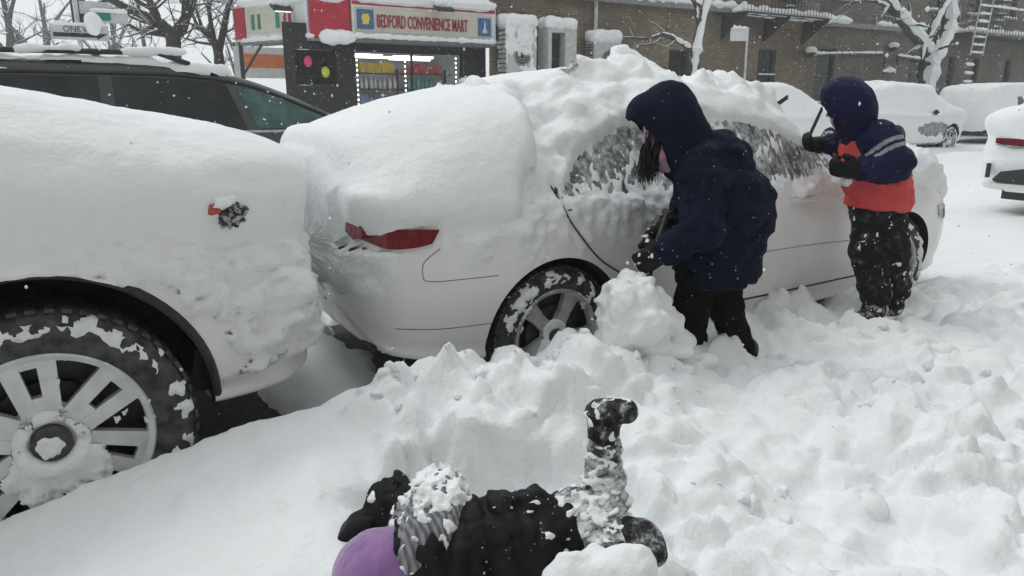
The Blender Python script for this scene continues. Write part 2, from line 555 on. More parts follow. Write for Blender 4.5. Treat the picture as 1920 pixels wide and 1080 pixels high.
def sdf_mesh(fn, lo, hi, h):
    lo, hi = np.asarray(lo, float), np.asarray(hi, float)
    n = np.ceil((hi - lo) / h).astype(int) + 1
    # coarse pass finds the blocks near the surface, the fine pass only fills those
    B = 5
    nb = np.ceil(n / B).astype(int)
    cg = [lo[k] + h * (np.arange(nb[k]) * B + (B - 1) / 2) for k in range(3)]
    CG = np.stack(np.meshgrid(*cg, indexing='ij'), -1)
    CV = fn(CG)
    V = np.repeat(np.repeat(np.repeat(CV, B, 0), B, 1), B, 2)
    act = np.abs(CV) < h * B * .87 * 1.35 + .022
    blk = np.argwhere(act)
    off = np.stack(np.meshgrid(*[np.arange(B)] * 3, indexing='ij'), -1).reshape(-1, 3)
    ijk = (blk[:, None] * B + off[None]).reshape(-1, 3)
    V[tuple(ijk.T)] = fn(lo + h * ijk)
    V = V[:n[0], :n[1], :n[2]]
    S = V < 0
    c = [V[dx:n[0] - 1 + dx, dy:n[1] - 1 + dy, dz:n[2] - 1 + dz] for dx in (0, 1) for dy in (0, 1) for dz in (0, 1)]
    cnt = sum((q < 0).astype(np.int8) for q in c)
    mask = (cnt > 0) & (cnt < 8)
    idx = np.full(mask.shape, -1, np.int64)
    idx[mask] = np.arange(mask.sum())
    cells = np.argwhere(mask)
    acc = np.zeros((len(cells), 3)); num = np.zeros(len(cells))
    cs = [(dx, dy, dz) for dx in (0, 1) for dy in (0, 1) for dz in (0, 1)]
    vals = np.stack([q[mask] for q in c], -1)
    for i in range(8):
        for j in range(i + 1, 8):
            if sum(abs(cs[i][k] - cs[j][k]) for k in range(3)) != 1: continue
            a, b = vals[:, i], vals[:, j]
            x = (a < 0) != (b < 0)
            t = np.where(x, a / np.where(x, a - b, 1), 0)
            p = np.array(cs[i]) + t[:, None] * (np.array(cs[j]) - np.array(cs[i]))
            acc += np.where(x[:, None], p, 0); num += x
    verts = lo + h * (cells + acc / num[:, None])
    F = []
    for ax_ in range(3):
        b, cc = [k for k in range(3) if k != ax_]
        sl0 = [slice(None)] * 3; sl1 = [slice(None)] * 3
        sl0[ax_] = slice(0, n[ax_] - 1); sl1[ax_] = slice(1, n[ax_])
        for k in (b, cc):
            sl0[k] = slice(1, n[k] - 1); sl1[k] = slice(1, n[k] - 1)
        s0, s1 = S[tuple(sl0)], S[tuple(sl1)]
        e = np.argwhere(s0 != s1)
        if len(e) == 0: continue
        flip = s0[tuple(e.T)]
        base = e.copy()
        def at(ob, oc):
            q = base.copy(); q[:, b] += ob; q[:, cc] += oc
            return idx[tuple(q.T)]
        quad = np.stack([at(0, 0), at(1, 0), at(1, 1), at(0, 1)], -1)
        if ax_ == 1: flip = ~flip
        quad[~flip] = quad[~flip][:, ::-1]
        F.append(quad)
    F = np.concatenate(F)
    F = F[(F >= 0).all(1)]
    return verts, F
def blob(name, fn, lo, hi, h, mat, parent=None, mats=None, fm=None):
    v, f = sdf_mesh(fn, lo, hi, h)
    fmat = None
    if fm is not None:
        fmat = fm(v[f].mean(1))
    return mesh_obj(name, v, f, mat, parent, True, mats, fmat)
def bounds(pts, pad):
    q = np.array(pts)
    return q.min(0) - pad, q.max(0) + pad

# ------------------------------------------------------------------ lofted car bodies
def cr(vals, ts):
    """Catmull-Rom through vals (n, ...) at parameters ts in [0, n-1]"""
    vals = np.asarray(vals, float)
    n = len(vals)
    m = np.empty_like(vals)
    m[1:-1] = (vals[2:] - vals[:-2]) / 2
    m[0] = vals[1] - vals[0]; m[-1] = vals[-1] - vals[-2]
    i = np.clip(np.floor(ts).astype(int), 0, n - 2)
    t = (ts - i).reshape(-1, *([1] * (vals.ndim - 1)))
    return (2 * t**3 - 3 * t**2 + 1) * vals[i] + (t**3 - 2 * t**2 + t) * m[i] + (-2 * t**3 + 3 * t**2) * vals[i + 1] + (t**3 - t**2) * m[i + 1]
def sec(zb, w, zbelt, ztop, wtop):
    dr = min(.075, .42 * max(ztop - zbelt, .02))
    h = zbelt - zb
    return [(0, zb), (w * .86, zb), (w * .962, zb + .05 + .05 * h), (w, zb + h * .48), (w * .987, zb + h * .82), (w * .93, zbelt), (wtop, ztop - dr), (wtop * .68, ztop - dr * .16), (0, ztop)]
def closed(stations, zc=.78, ends=(True, True)):
    """round the two ends off with shrinking sections"""
    def shr(c, k): return [(y * k, zc + (z - zc) * k) for y, z in c]
    out = list(stations)
    if ends[0]:
        X, c = out[0]; out = [(X - .024, shr(c, .03)), (X - .020, shr(c, .4)), (X - .012, shr(c, .75))] + out
    if ends[1]:
        X, c = out[-1]; out = out + [(X + .012, shr(c, .75)), (X + .020, shr(c, .4)), (X + .024, shr(c, .03))]
    return out
class Loft:
    def __init__(self, stations, yc, mirror=False):
        """stations: (X, section control points); yc: centre line"""
        self.X = np.array([s[0] for s in stations], float)
        self.C = np.array([s[1] for s in stations], float)      # (n, 9, 2)
        self.yc = yc
        self.ncp = self.C.shape[1]
    def grid(self, us, nv):
        X = cr(self.X, us)
        C = cr(self.C, us)                                       # (nu, 9, 2)
        tv = np.linspace(0, self.ncp - 1, nv)
        H = np.stack([cr(c, tv) for c in C])                     # (nu, nv, 2)
        near = np.stack([np.repeat(X[:, None], nv, 1), self.yc - H[..., 0], H[..., 1]], -1)
        far = near[:, 1:-1][:, ::-1].copy()
        far[..., 1] = 2 * self.yc - far[..., 1]
        return np.concatenate([near, far], 1)                    # ring, closed in v
    def us(self, step):
        n = len(self.X)
        out = []
        for i in range(n - 1):
            k = max(2, int(math.ceil(abs(self.X[i + 1] - self.X[i]) / step)))
            out += list(i + np.arange(k) / k)
        return np.array(out + [n - 1.0])
    def half(self, x):
        if not hasattr(self, '_ux'):
            g = np.linspace(0, len(self.X) - 1, 500)
            self._ux = cr(self.X, g)
            self._H = np.stack([cr(c, np.linspace(0, self.ncp - 1, 90)) for c in cr(self.C, g)])
        f = np.interp(x, self._ux, np.arange(500))
        i = min(int(f), 498)
        return self._H[i] * (1 - (f - i)) + self._H[i + 1] * (f - i)
    def side_y(self, x, z, side=-1):
        h = self.half(x)
        k = np.argmax(h[:, 0])
        lo = h[:k + 1]; hi = h[k:]
        if z <= h[k, 1]: y = np.interp(z, lo[:, 1], lo[:, 0])
        else: y = np.interp(z, hi[:, 1], hi[:, 0])
        return self.yc + side * y
    def top_z(self, x, y):
        h = self.half(x)
        k = np.argmax(h[:, 0])
        hi = h[k:][::-1]
        return np.interp(abs(y - self.yc), hi[:, 0], hi[:, 1])
def ring_mesh(G):
    nu, nv = G.shape[:2]
    v = G.reshape(-1, 3)
    i = np.arange(nu - 1)[:, None] * nv; j = np.arange(nv)[None, :]
    j2 = (j + 1) % nv
    q = np.stack([i + j, i + j2, i + nv + j2, i + nv + j], -1).reshape(-1, 4)
    return v, q
def body_mesh(name, loft, step, nv, mat, parent, arches=(), arch_mat='black_plastic'):
    G = loft.grid(loft.us(step), nv)
    v, q = ring_mesh(G)
    f = q.tolist()
    n, m = G.shape[:2]
    f.append(list(range(m))[::-1]); f.append([(n - 1) * m + j for j in range(m)])
    o = mesh_obj(name, v, f, mat, parent, True)
    bm = bmesh.new(); bm.from_mesh(o.data)
    bmesh.ops.recalc_face_normals(bm, faces=bm.faces[:])
    bm.to_mesh(o.data); bm.free()
    if arches:
        o.data.materials.append(MATS[arch_mat])
        base = WORLD_AT[parent.name]
        for (x, y0, y1, z, r) in arches:
            cb = MB(); cb.lathe((x, 0, z), [(1e-4, y0), (r, y0), (r, y1), (1e-4, y1)], 64)
            c = cb.build('arch_cutter', arch_mat)
            c.location = -base
            c2 = c
            md = o.modifiers.new('b', 'BOOLEAN')
            md.operation = 'DIFFERENCE'; md.solver = 'EXACT'
            # same space: the body is stored relative to its base
            c.parent = None
            o_parent = o.parent; o.parent = None
            dg = bpy.context.evaluated_depsgraph_get(); dg.update()
            md.object = c
            md.material_mode = 'TRANSFER'
            dg = bpy.context.evaluated_depsgraph_get(); dg.update()
            me = bpy.data.meshes.new_from_object(o.evaluated_get(dg))
            o.modifiers.clear()
            old = o.data; o.data = me
            bpy.data.meshes.remove(old)
            o.parent = o_parent
            cm = c.data
            bpy.data.objects.remove(c); bpy.data.meshes.remove(cm)
        bm = bmesh.new(); bm.from_mesh(o.data)
        for fc in bm.faces: fc.smooth = True
        bm.to_mesh(o.data); bm.free()
        try: o.data.set_sharp_from_angle(angle=R(50))
        except Exception: pass
        o.data.name = name
    return o
def grid_normals(G):
    du = np.gradient(G, axis=0)
    Gp = np.concatenate([G[:, -1:], G, G[:, :1]], 1)
    dv = (Gp[:, 2:] - Gp[:, :-2]) / 2
    n = np.cross(dv, du)
    n /= np.linalg.norm(n, axis=-1, keepdims=True) + 1e-9
    c = G.mean((0, 1))
    s = np.sign(np.sum(n * (G - G.mean(1, keepdims=True)), -1).mean())
    return n * (s if s != 0 else 1)
def snow_skin(name, loft, step, nv, thick, parent, shell=None, shell_w=None, holes=(), cut=-.012, mat='snow'):
    """a snow layer lying on a lofted body: body + normal * thick(P, n); negative thickness sinks below the paint"""
    us = loft.us(step)
    G = loft.grid(us, nv)
    N = grid_normals(G)
    if shell is not None:
        S = shell.grid(us, nv)
        w = shell_w(G, N)[..., None]
        base = G + (S - G) * w
        N2 = grid_normals(base)
        Nn = N * (1 - w) + N2 * w
        Nn /= np.linalg.norm(Nn, axis=-1, keepdims=True) + 1e-9
        N = Nn
    else:
        base = G
    T = thick(base, N, G)
    # taper: no snow grows on the underside
    P = base + N * T[..., None]
    v, q = ring_mesh(P)
    vis = (T.ravel() > cut)
    if shell is not None: vis |= (w.ravel() > .02)
    g = G.reshape(-1, 3)
    gone = np.zeros(len(g), bool)
    for (x, z, r, ymax) in holes:
        dd = np.sqrt((g[:, 0] - x) ** 2 + (g[:, 2] - z) ** 2)
        nearside = g[:, 1] < ymax
        gone |= (dd < r - .03) & nearside
        band = (dd >= r - .03) & (dd < r + .004) & nearside      # pull the rim of the snow onto the arch edge
        k = (r + .004) / np.maximum(dd[band], .05)
        v[band, 0] = x + (g[band, 0] - x) * k
        v[band, 2] = z + (g[band, 2] - z) * k
    keep = (vis[q].sum(1) >= 3) & ~gone[q].any(1)
    q = q[keep]
    faces = q
    n, m = P.shape[:2]
    # close the two ends with a fan
    ends = []
    vv = [v]
    cnt = len(v)
    tris = []
    for k in (0, n - 1):
        vv.append(P[k].mean(0)[None])
        for j in range(m):
            a, b = k * m + j, k * m + (j + 1) % m
            if vis[a] and vis[b] and not gone[a] and not gone[b]:
                tris.append((cnt, a, b, b))
        cnt += 1
    vv[0] = v
    v = np.concatenate(vv)
    used = np.unique(faces)
    fl = faces.tolist() + [[a, b, c] for a, b, c, _ in tris]
    idx = sorted(set(i for f in fl for i in f))
    mp = {o: i for i, o in enumerate(idx)}
    o = mesh_obj(name, v[idx], [[mp[i] for i in f] for f in fl], mat, parent, True)
    bm = bmesh.new(); bm.from_mesh(o.data)
    bmesh.ops.recalc_face_normals(bm, faces=bm.faces[:])
    bm.to_mesh(o.data); bm.free()
    return o
def side_patch(name, loft, bottom, top, off, mat, parent, nu=24, nw=10, thick=.012, side=-1):
    """a thin curved panel on the side of a loft between two (x,z) curves"""
    bot = cr(np.array(bottom), np.linspace(0, len(bottom) - 1, nu)) if len(bottom) > 2 else np.array([np.array(bottom[0]) + (np.array(bottom[1]) - np.array(bottom[0])) * t for t in np.linspace(0, 1, nu)])
    tp = cr(np.array(top), np.linspace(0, len(top) - 1, nu)) if len(top) > 2 else np.array([np.array(top[0]) + (np.array(top[1]) - np.array(top[0])) * t for t in np.linspace(0, 1, nu)])
    out, inn = [], []
    for i in range(nu):
        for t in np.linspace(0, 1, nw):
            x, z = bot[i] * (1 - t) + tp[i] * t
            y = loft.side_y(x, z, side)
            out.append((x, y + side * off, z)); inn.append((x, y + side * (off - thick), z))
    v = out + inn
    f = []
    n0 = len(out)
    for i in range(nu - 1):
        for j in range(nw - 1):
            a = i * nw + j
            f.append((a, a + 1, a + nw + 1, a + nw))
            f.append((n0 + a, n0 + a + nw, n0 + a + nw + 1, n0 + a + 1))
    for i in range(nu - 1):
        for j in (0, nw - 1):
            a = i * nw + j
            f.append((a, a + nw, n0 + a + nw, n0 + a))
    for j in range(nw - 1):
        for i in (0, nu - 1):
            a = i * nw + j
            f.append((a, a + 1, n0 + a + 1, n0 + a))
    o = mesh_obj(name, v, f, mat, parent, True)
    bm = bmesh.new(); bm.from_mesh(o.data)
    bmesh.ops.recalc_face_normals(bm, faces=bm.faces[:])
    bm.to_mesh(o.data); bm.free()
    try: o.data.set_sharp_from_angle(angle=R(50))
    except Exception: pass
    return o
def seam(name, loft, pts, parent, r=.004, mat='black_plastic', side=-1, off=.0):
    """panel gap: a thin dark bead along the body side"""
    q = cr(np.array(pts, float), np.linspace(0, len(pts) - 1, len(pts) * 8))
    mb = MB()
    mb.tube([(x, loft.side_y(x, z, side) + side * off, z) for x, z in q], r, 6)
    return mb.build(name, mat, parent, True)

def wheel(parent, x, y, z, Rt, wd, rim_r, style, alloy='alloy', rot=0.0, snow_amt=0.0, side=-1):
    """wheel with its axis along Y, outer face towards side*Y"""
    w = empty('wheel', (x, y, z), parent=parent)
    s = side
    o = y + s * wd / 2                          # outer face
    tb = MB()
    pr = [(rim_r - .012, -.03), (rim_r + .006, .004), (rim_r + .03, .013), (rim_r + (Rt - rim_r) * .5, .018), (Rt - .035, .010), (Rt - .012, -.012), (Rt, -.04)]
    pr = [(a, s * wd / 2 + s * b) for a, b in pr]
    pr += [(Rt + .002, 0), (Rt, -s * (wd / 2 - .04)), (Rt - .03, -s * wd / 2), (rim_r, -s * (wd / 2 - .02))]
    tb.lathe((x, y, z), pr, 72)
    # tread blocks across the shoulder
    for k in range(56):
        t = 2 * math.pi * k / 56
        e = np.array([math.cos(t), 0, math.sin(t)]); tn = np.array([-math.sin(t), 0, math.cos(t)])
        rm = np.stack([tn, np.array([0, 1, 0]), e], 1)
        tb.box(np.array([x, o - s * .045, z]) + e * (Rt - .001), (.026, .075, .012), rm)
    tb.build('tyre', 'tyre_rubber', w, True)
    rb = MB()
    rb.lathe((x, y, z), [(rim_r - .016, s * (wd / 2 - .03)), (rim_r - .012, s * (wd / 2 + .002)), (rim_r + .004, s * (wd / 2 + .012)), (rim_r + .010, s * (wd / 2 + .006)), (rim_r - .004, s * (wd / 2 - .02))], 72)
    ez = np.array([0, -s * .03, 0])
    hub = .075 if style == 'six' else .06
    if style == 'six':
        for k in range(6):
            t = rot + 2 * math.pi * k / 6
            e = np.array([math.cos(t), 0, math.sin(t)]); tn = np.array([-math.sin(t), 0, math.cos(t)])
            oo = np.array([x, o - s * .012, z])
            r0, r1 = hub + .02, rim_r - .006
            wa, wb = .052, .076
            def wv(r): return wa + (wb - wa) * (r - r0) / (r1 - r0)
            rs0, rs1 = r0 + .05, r1 - .03
            for sg in (-1, 1):
                rb.prism([(r0, sg * .010), (rs0, sg * .014), (rs1, sg * .022), (r1, sg * .026), (r1, sg * wv(r1)), (rs1, sg * wv(rs1)), (r0, sg * wv(r0))][::sg], oo, e, tn, ez)
            rb.prism([(r0 - .03, -.05), (rs0, -.0142), (rs0, .0142), (r0 - .03, .05)], oo + np.array([0, -s * .002, 0]), e, tn, ez)
            rb.prism([(rs1, -.0225), (r1, -.0265), (r1, .0265), (rs1, .0225)], oo + np.array([0, -s * .002, 0]), e, tn, ez)
        rb.lathe((x, y, z), [(.001, s * (wd / 2 - .022)), (hub + .035, s * (wd / 2 - .020)), (hub + .045, s * (wd / 2 - .04))], 36)
    else:
        nsp = 5
        for k in range(nsp):
            t = rot + 2 * math.pi * k / nsp
            e = np.array([math.cos(t), 0, math.sin(t)]); tn = np.array([-math.sin(t), 0, math.cos(t)])
            oo = np.array([x, o - s * .010, z])
            r0, r1 = .04, rim_r - .006
            rb.prism([(r0, -.032), (r1 * .6, -.030), (r1 * .88, -.040), (r1, -.062), (r1, .062), (r1 * .88, .040), (r1 * .6, .030), (r0, .032)], oo, e, tn, ez)
        rb.lathe((x, y, z), [(.001, s * (wd / 2 - .008)), (.05, s * (wd / 2 - .010)), (.075, s * (wd / 2 - .03))], 36)
    rb.build('rim', alloy, w, True)
    bb = MB()
    bb.lathe((x, y, z), [(.001, s * .02), (rim_r - .01, s * .02), (rim_r - .01, s * (wd / 2 - .03))], 48)
    bb.lathe((x, y, z), [(.001, s * .05), (rim_r * .62, s * .05), (rim_r * .62, s * .03)], 48)
    bb.build('brake_disc', 'dark_metal', w, True)
    cb = MB()
    rr = .055 if style == 'six' else .032
    cb.lathe((x, y, z), [(.001, s * (wd / 2 + .012)), (rr * .75, s * (wd / 2 + .010)), (rr, s * (wd / 2 - .002)), (rr, s * (wd / 2 - .03))], 32)
    cb.build('hub_cap', 'dark_metal', w, True)
    if style == 'six':
        for k in range(6):
            t = rot + .52 + 2 * math.pi * k / 6
            nb_ = MB(); nb_.lathe((x + .083 * math.cos(t), y, z + .083 * math.sin(t)), [(.001, s * (wd / 2 + .004)), (.009, s * (wd / 2 + .002)), (.012, s * (wd / 2 - .02))], 6)
            nb_.build('wheel_nut', 'chrome', w)
        def f_hs(P): return d_ell(P, (x - .006, o + s * .006, z - .006), (.036, .016, .034)) + .014 * fbm(P * 30, 3)
        blob('hub_snow', f_hs, np.array([x, o, z]) - .07, np.array([x, o, z]) + .07, .006, 'snow', w)
    if snow_amt > 0:
        # snow packed on the tyre wall and rim
        n, prof = 160, []
        rs = np.linspace(rim_r * .12, Rt + .004, 44)
        face = np.where(rs < rim_r, wd / 2 - .006, wd / 2 + .016)
        face = np.where(rs > Rt - .03, wd / 2 + .010 - (rs - Rt + .03) * .9, face)
        th = 2 * math.pi * np.arange(n) / n
        Rr, Tt = np.meshgrid(rs, th, indexing='ij')
        P = np.stack([x + Rr * np.cos(Tt), np.repeat((y + s * face)[:, None], n, 1), z + Rr * np.sin(Tt)], -1)
        nz = fbm(P * 24., 5, .62, off=x * 3)
        nz2 = fbm(P * 8.0, 3, .5, off=x + 7)
        band = gauss(Rr[..., None], [Rt - .055], [.03]) * .5
        band = band + .30 * gauss(Rr[..., None], [rim_r - .01], [.015])
        nz = np.where(Rr < rim_r * .55, nz * .3, nz)
        inner = .55 * sstep(rim_r * .62, rim_r * .3, Rr) * (Rr > rr * 1.15) - 1.3 * (Rr < rr * 1.05) + .15 * (Rr < rr * .6)
        low = .9 * sstep(.0, -.8, np.sin(Tt)) * sstep(rim_r * 1.0, rim_r * .5, Rr)
        spoke_gap = -.35 * ((Rr > rim_r * .35) & (Rr < rim_r * .93))
        T = snow_amt * (nz * .65 + nz2 * .4 + band + inner + low + spoke_gap - .40 - .26 * ((Rr > rim_r * 1.04) & (Rr < Rt - .07))) * .035
        P[..., 1] += s * np.clip(T, -.02, .03)
        i = np.arange(len(rs) - 1)[:, None] * n; j = np.arange(n)[None, :]; j2 = (j + 1) % n
        q = np.stack([i + j, i + j2, i + n + j2, i + n + j], -1).reshape(-1, 4)
        vis = T.ravel() > -.002
        q = q[vis[q].sum(1) >= 2]
        ids = np.unique(q); mp = np.full(P.size // 3, -1); mp[ids] = np.arange(len(ids))
        mesh_obj('packed_snow', P.reshape(-1, 3)[ids], mp[q], 'snow', w, True)
    return w

# ================================================================== GROUND
_cx = [-80, -2, -1, -.25, -.05, .28, .47, .68, .76, .88, 1.0, 1.27, 1.55, 1.9, 2.3, 2.45, 2.8, 3.2, 3.7, 4.5, 6, 9, 80]
_cz = [.15, .12, .14, .205, .265, .335, .35, .36, .385, .43, .45, .46, .44, .41, .31, .27, .30, .32, .31, .26, .17, .15, .15]
def ground_h(X, Y, fine=True):
    X, Y = np.asarray(X, float), np.asarray(Y, float)
    P = np.stack([X, Y, np.zeros_like(X)], -1)
    crest = np.interp(X, _cx, _cz)
    near = .33 + .03 * perlin(P * .9)
    near = near + .05 * sstep(.9, .3, Y)
    bank = near + (crest - near) * sstep(1.35, 2.15, Y)
    # far side of the crest: falls to the swept strip under the cars
    e0 = 2.33 + .05 * perlin(P * np.array([2.3, 0, 0]) + 4.2)
    wid = .22 + .25 * sstep(1.6, 2.2, X)
    e0 = e0 + .22 * sstep(1.5, 2.1, X)
    fall = sstep(0, 1, (Y - e0) / wid)
    road = .075 + .025 * fbm(P * .8, 3) + .035 * gauss(Y[..., None], [5.6], [.35]) + .03 * gauss(Y[..., None], [7.7], [.4])
    road = road + .16 * gauss(Y[..., None], [9.2], [.45]) * (1 + .5 * perlin(P * .7)) * sstep(4, 9, X)
    road = road + .18 * sstep(9.6, 10.2, Y) + .15 * sstep(12.6, 13.0, Y) + .22 * gauss(Y[..., None], [13.2], [.6]) * (1 + perlin(P * .5))
    # trampled snow ahead of the white car
    ahead = sstep(5.4, 6.4, X) * sstep(1.0, 2.0, Y) * sstep(5.5, 4.4, Y)
    road = road + ahead * .06
    z = bank * (1 - fall) + road * fall
    if not fine: return z
    open_ = (1 - fall)
    m = sstep(0, .22, X - (.17 + .23 * Y)) * (1 - .75 * sstep(4.4, 6.5, X)) * sstep(12, 4, Y)
    m = m * np.maximum(open_, .25 * sstep(5.0, 6, X))
    wp = P + .10 * np.stack([perlin(P * 3.1), perlin(P * 3.1 + 31), 0 * X], -1)
    w1 = np.clip(.62 - worley(wp * 2.6 + .3) ** 2 * 1.15, -.25, .7)
    w2 = np.clip(.62 - worley(wp * 5.6 + 5.1, 7) ** 2 * 1.15, -.25, .7)
    w3 = np.clip(.58 - worley(wp * 12.5 + 3.1, 3) ** 2 * 1.15, -.2, .7)
    churn = .115 * w1 + .08 * w2 + .038 * w3 + .05 * fbm(P * 2.1, 4, off=3.7) + .012 * fbm(P * 22, 3) - .03 * crease(wp * 3.3 + 2, .16) - .016 * crease(wp * 7.5 + 5, .16)
    soft = sstep(-.5, .4, perlin(P * 1.3 + 8))
    z = z + m * (churn * (.75 + .85 * soft) - .115)
    # sharper crest rubble by the shovelled cut
    cr_ = gauss(Y[..., None], [2.25], [.13]) * sstep(.55, .75, X) * sstep(2.35, 2.1, X)
    z = z + cr_ * (.04 * w2 + .03 * w1 + .02 * fbm(P * 7, 4) - .015)
    # wind ripples on the untouched drift at the left
    s_ = (1 - m) * open_
    z = z + s_ * (.009 * fbm(P * np.array([9, 4.5, 1]), 5, .6) + .02 * perlin(P * 1.7 + 2))
    # hollow pressed by the child lying in the snow
    er = np.sqrt(((X - .93) / .40) ** 2 + ((Y - 1.52) / .33) ** 2) + .16 * fbm(P * 4.5, 3)
    hol = .13 * sstep(1.12, .80, er) + gauss(P[..., :2], (.90, 1.60), (.36, .22)) * .05
    z = z - hol
    z = z + .05 * gauss(P[..., :2], (.52, 1.86), (.14, .16)) + .03 * gauss(P[..., :2], (.42, 1.6), (.1, .2))
    # heap by the sedan's rear wheel
    z = z + .10 * gauss(P[..., :2], (1.72, 2.24), (.10, .10)) + .05 * gauss(P[..., :2], (1.45, 2.25), (.12, .1))
    z = z + .085 * gauss(P[..., :2], (2.14, 2.20), (.20, .11)) + .03 * gauss(P[..., :2], (2.55, 2.12), (.2, .1))
    # small texture on the road
    z = z + fall * (.010 * fbm(P * 4.5, 4) + .004 * fbm(P * 18, 2))
    # standing holes of the two shovellers
    rag = .10 * fbm(P * 5, 3)
    for (xa, xb, ya, yb) in ((-5, .80, 2.50, 4.4), (1.25, 5.2, 2.80, 4.45)):
        inn = np.minimum(np.minimum(X - xa, xb - X), np.minimum(Y - ya, yb - Y)) + rag
        z = z + (-.04 - z) * sstep(0, .12, inn)
    for (a, b) in FEET: z = z - .07 * gauss(P[..., :2], (a, b), (.10, .09))
    return z
FEET = [(2.42, 2.28), (2.78, 2.2), (3.72, 2.2), (3.98, 2.28)]
def axis(segs):
    out = []
    for a, b, s in segs:
        out.append(np.arange(a, b - 1e-6, s))
    return np.concatenate(out + [np.array([segs[-1][1]])])
gx = axis([(-45, -20, 5), (-20, -6, 1.2), (-6, -1.2, .2), (-1.2, 4.3, .0165), (4.3, 7.5, .04), (7.5, 14, .1), (14, 30, .3), (30, 75, 5)])
gy = axis([(-25, -2, 3), (-2, .3, .2), (.3, 2.75, .0165), (2.75, 5, .05), (5, 10, .1), (10, 16, .2), (16, 30, 1), (30, 66, 6)])
GX, GY = np.meshgrid(gx, gy, indexing='ij')
GZ = ground_h(GX, GY)
jx = .020 * perlin(np.stack([GX * 9, GY * 9, GZ * 9 + 3], -1)) * (np.abs(GX - 1.5) < 3) * (GY < 2.7)
jy = .020 * perlin(np.stack([GX * 9 + 40, GY * 9, GZ * 9], -1)) * (np.abs(GX - 1.5) < 3) * (GY < 2.7)
gv = np.stack([GX + jx, GY + jy, GZ], -1).reshape(-1, 3)
_ny = len(gy)
_i = np.arange(len(gx) - 1)[:, None] * _ny; _j = np.arange(_ny - 1)[None, :]
gq = np.stack([_i + _j, _i + _ny + _j, _i + _ny + _j + 1, _i + _j + 1], -1).reshape(-1, 4)
ground = mesh_obj('ground', gv, gq, 'snow')
setp(ground, 'deep trampled and drifted snow covering street and pavement', None, None, 'structure')
del ground['label']
ground['label'] = 'deep trampled and drifted snow covering street and pavement'

rd = MB()
rd.add([(-6, 2.35, .012), (9, 2.35, .012), (9, 5.0, .012), (-6, 5.0, .012)], [(0, 1, 2, 3)])
setp(rd.build('road', 'asphalt'), 'bare dark asphalt sheltered under the parked cars', None, None, 'structure')

# loose clods lying on the churned snow: too many and small to count
def clod(seed, n=10):
    bm = bmesh.new()
    bmesh.ops.create_icosphere(bm, subdivisions=2, radius=1)
    v = np.array([q.co for q in bm.verts]); bm.verts.index_update()
    f = [[q.index for q in p.verts] for p in bm.faces]
    bm.free()
    v = v * (1 + .5 * fbm(v * 1.2 + seed * 3.7, 3)[:, None] - .5 * (worley(v * 1.1 + seed * 1.7) - .5)[:, None])
    v *= np.array([1, .85, .68])
    return v, np.array(f)
CL = [clod(k) for k in range(6)]
cv, cf, cn = [], [], 0
_n = 420
cx_ = np.where(np.arange(_n) < 110, rng.uniform(.6, 2.3, _n), rng.uniform(.4, 4.6, _n))
cy_ = np.where(np.arange(_n) < 110, rng.normal(2.2, .08, _n), rng.uniform(.45, 2.4, _n))
ccl = perlin(np.stack([cx_ * 2.2, cy_ * 2.2, 0 * cx_ + 5], -1))
cz_ = ground_h(cx_, cy_)
for k in range(_n):
    x, y = cx_[k], cy_[k]
    if x < .27 + .23 * y or (k >= 110 and ccl[k] < .05): continue
    if ((x - .9) / .42) ** 2 + ((y - 1.33) / .3) ** 2 < 1: continue
    s = min(.006 + rng.exponential(.012), .055)
    v, f = CL[k % 6]
    a = rng.uniform(0, 6.28, 3)
    ca, sa = math.cos(a[0]), math.sin(a[0]); cb, sb = math.cos(a[1]), math.sin(a[1])
    rm = np.array([[ca, -sa, 0], [sa, ca, 0], [0, 0, 1]]) @ np.array([[1, 0, 0], [0, cb, -sb], [0, sb, cb]])
    cv.append(v @ rm.T * s + np.array([x, y, cz_[k] - s * .15])); cf.append(f + cn); cn += len(v)
clods = mesh_obj('snow_clods', np.concatenate(cv), np.concatenate(cf), 'snow')
setp(clods, 'small loose snow clods strewn over the churned snow', 'snow', None, 'stuff')

# ================================================================== WHITE SEDAN
SX0 = 1.02
def st(x, *a): return (SX0 + x, sec(*a))
SED = Loft(closed([st(0, .46, .56, .80, .86, .48), st(.03, .38, .72, .90, .97, .58), st(.10, .33, .83, .95, 1.04, .66), st(.30, .29, .895, .97, 1.075, .70),
            st(.62, .26, .92, .975, 1.10, .68), st(.92, .23, .925, .97, 1.20, .63), st(1.25, .21, .925, .96, 1.36, .60), st(1.7, .20, .925, .95, 1.44, .60),
            st(2.15, .20, .925, .94, 1.45, .60), st(2.55, .20, .925, .93, 1.385, .61), st(2.9, .20, .925, .925, 1.235, .63), st(3.25, .20, .925, .92, 1.075, .67),
            st(3.6, .21, .92, .91, .995, .69), st(3.9, .23, .905, .87, .95, .68), st(4.14, .25, .86, .79, .87, .62), st(4.30, .28, .76, .68, .75, .52), st(4.37, .33, .6, .58, .62, .42), st(4.40, .38, .45, .52, .55, .3)], .72), 3.52)
sedan = empty('white_sedan', (3.3, 3.5, 0), 'white sedan half cleared of snow, being dug out by two people', 'car')
RW, FW = (1.885, .325), (4.60, .325)
sed_body = body_mesh('body', SED, .05, 60, 'white_paint', sedan, arches=[(RW[0], 2.3, 2.92, RW[1] + .005, .372), (FW[0], 2.3, 2.92, FW[1] + .005, .37)])
def sed_sec(w, zt):
    return [(0, .3), (w * .8, .4), (w * .94, .5), (w * .985, .65), (w * .99 + .005, .84), (w * .965 + .04, 1.0), (w * .80 + .02, zt - .15), (w * .46, zt - .02), (0, zt)]
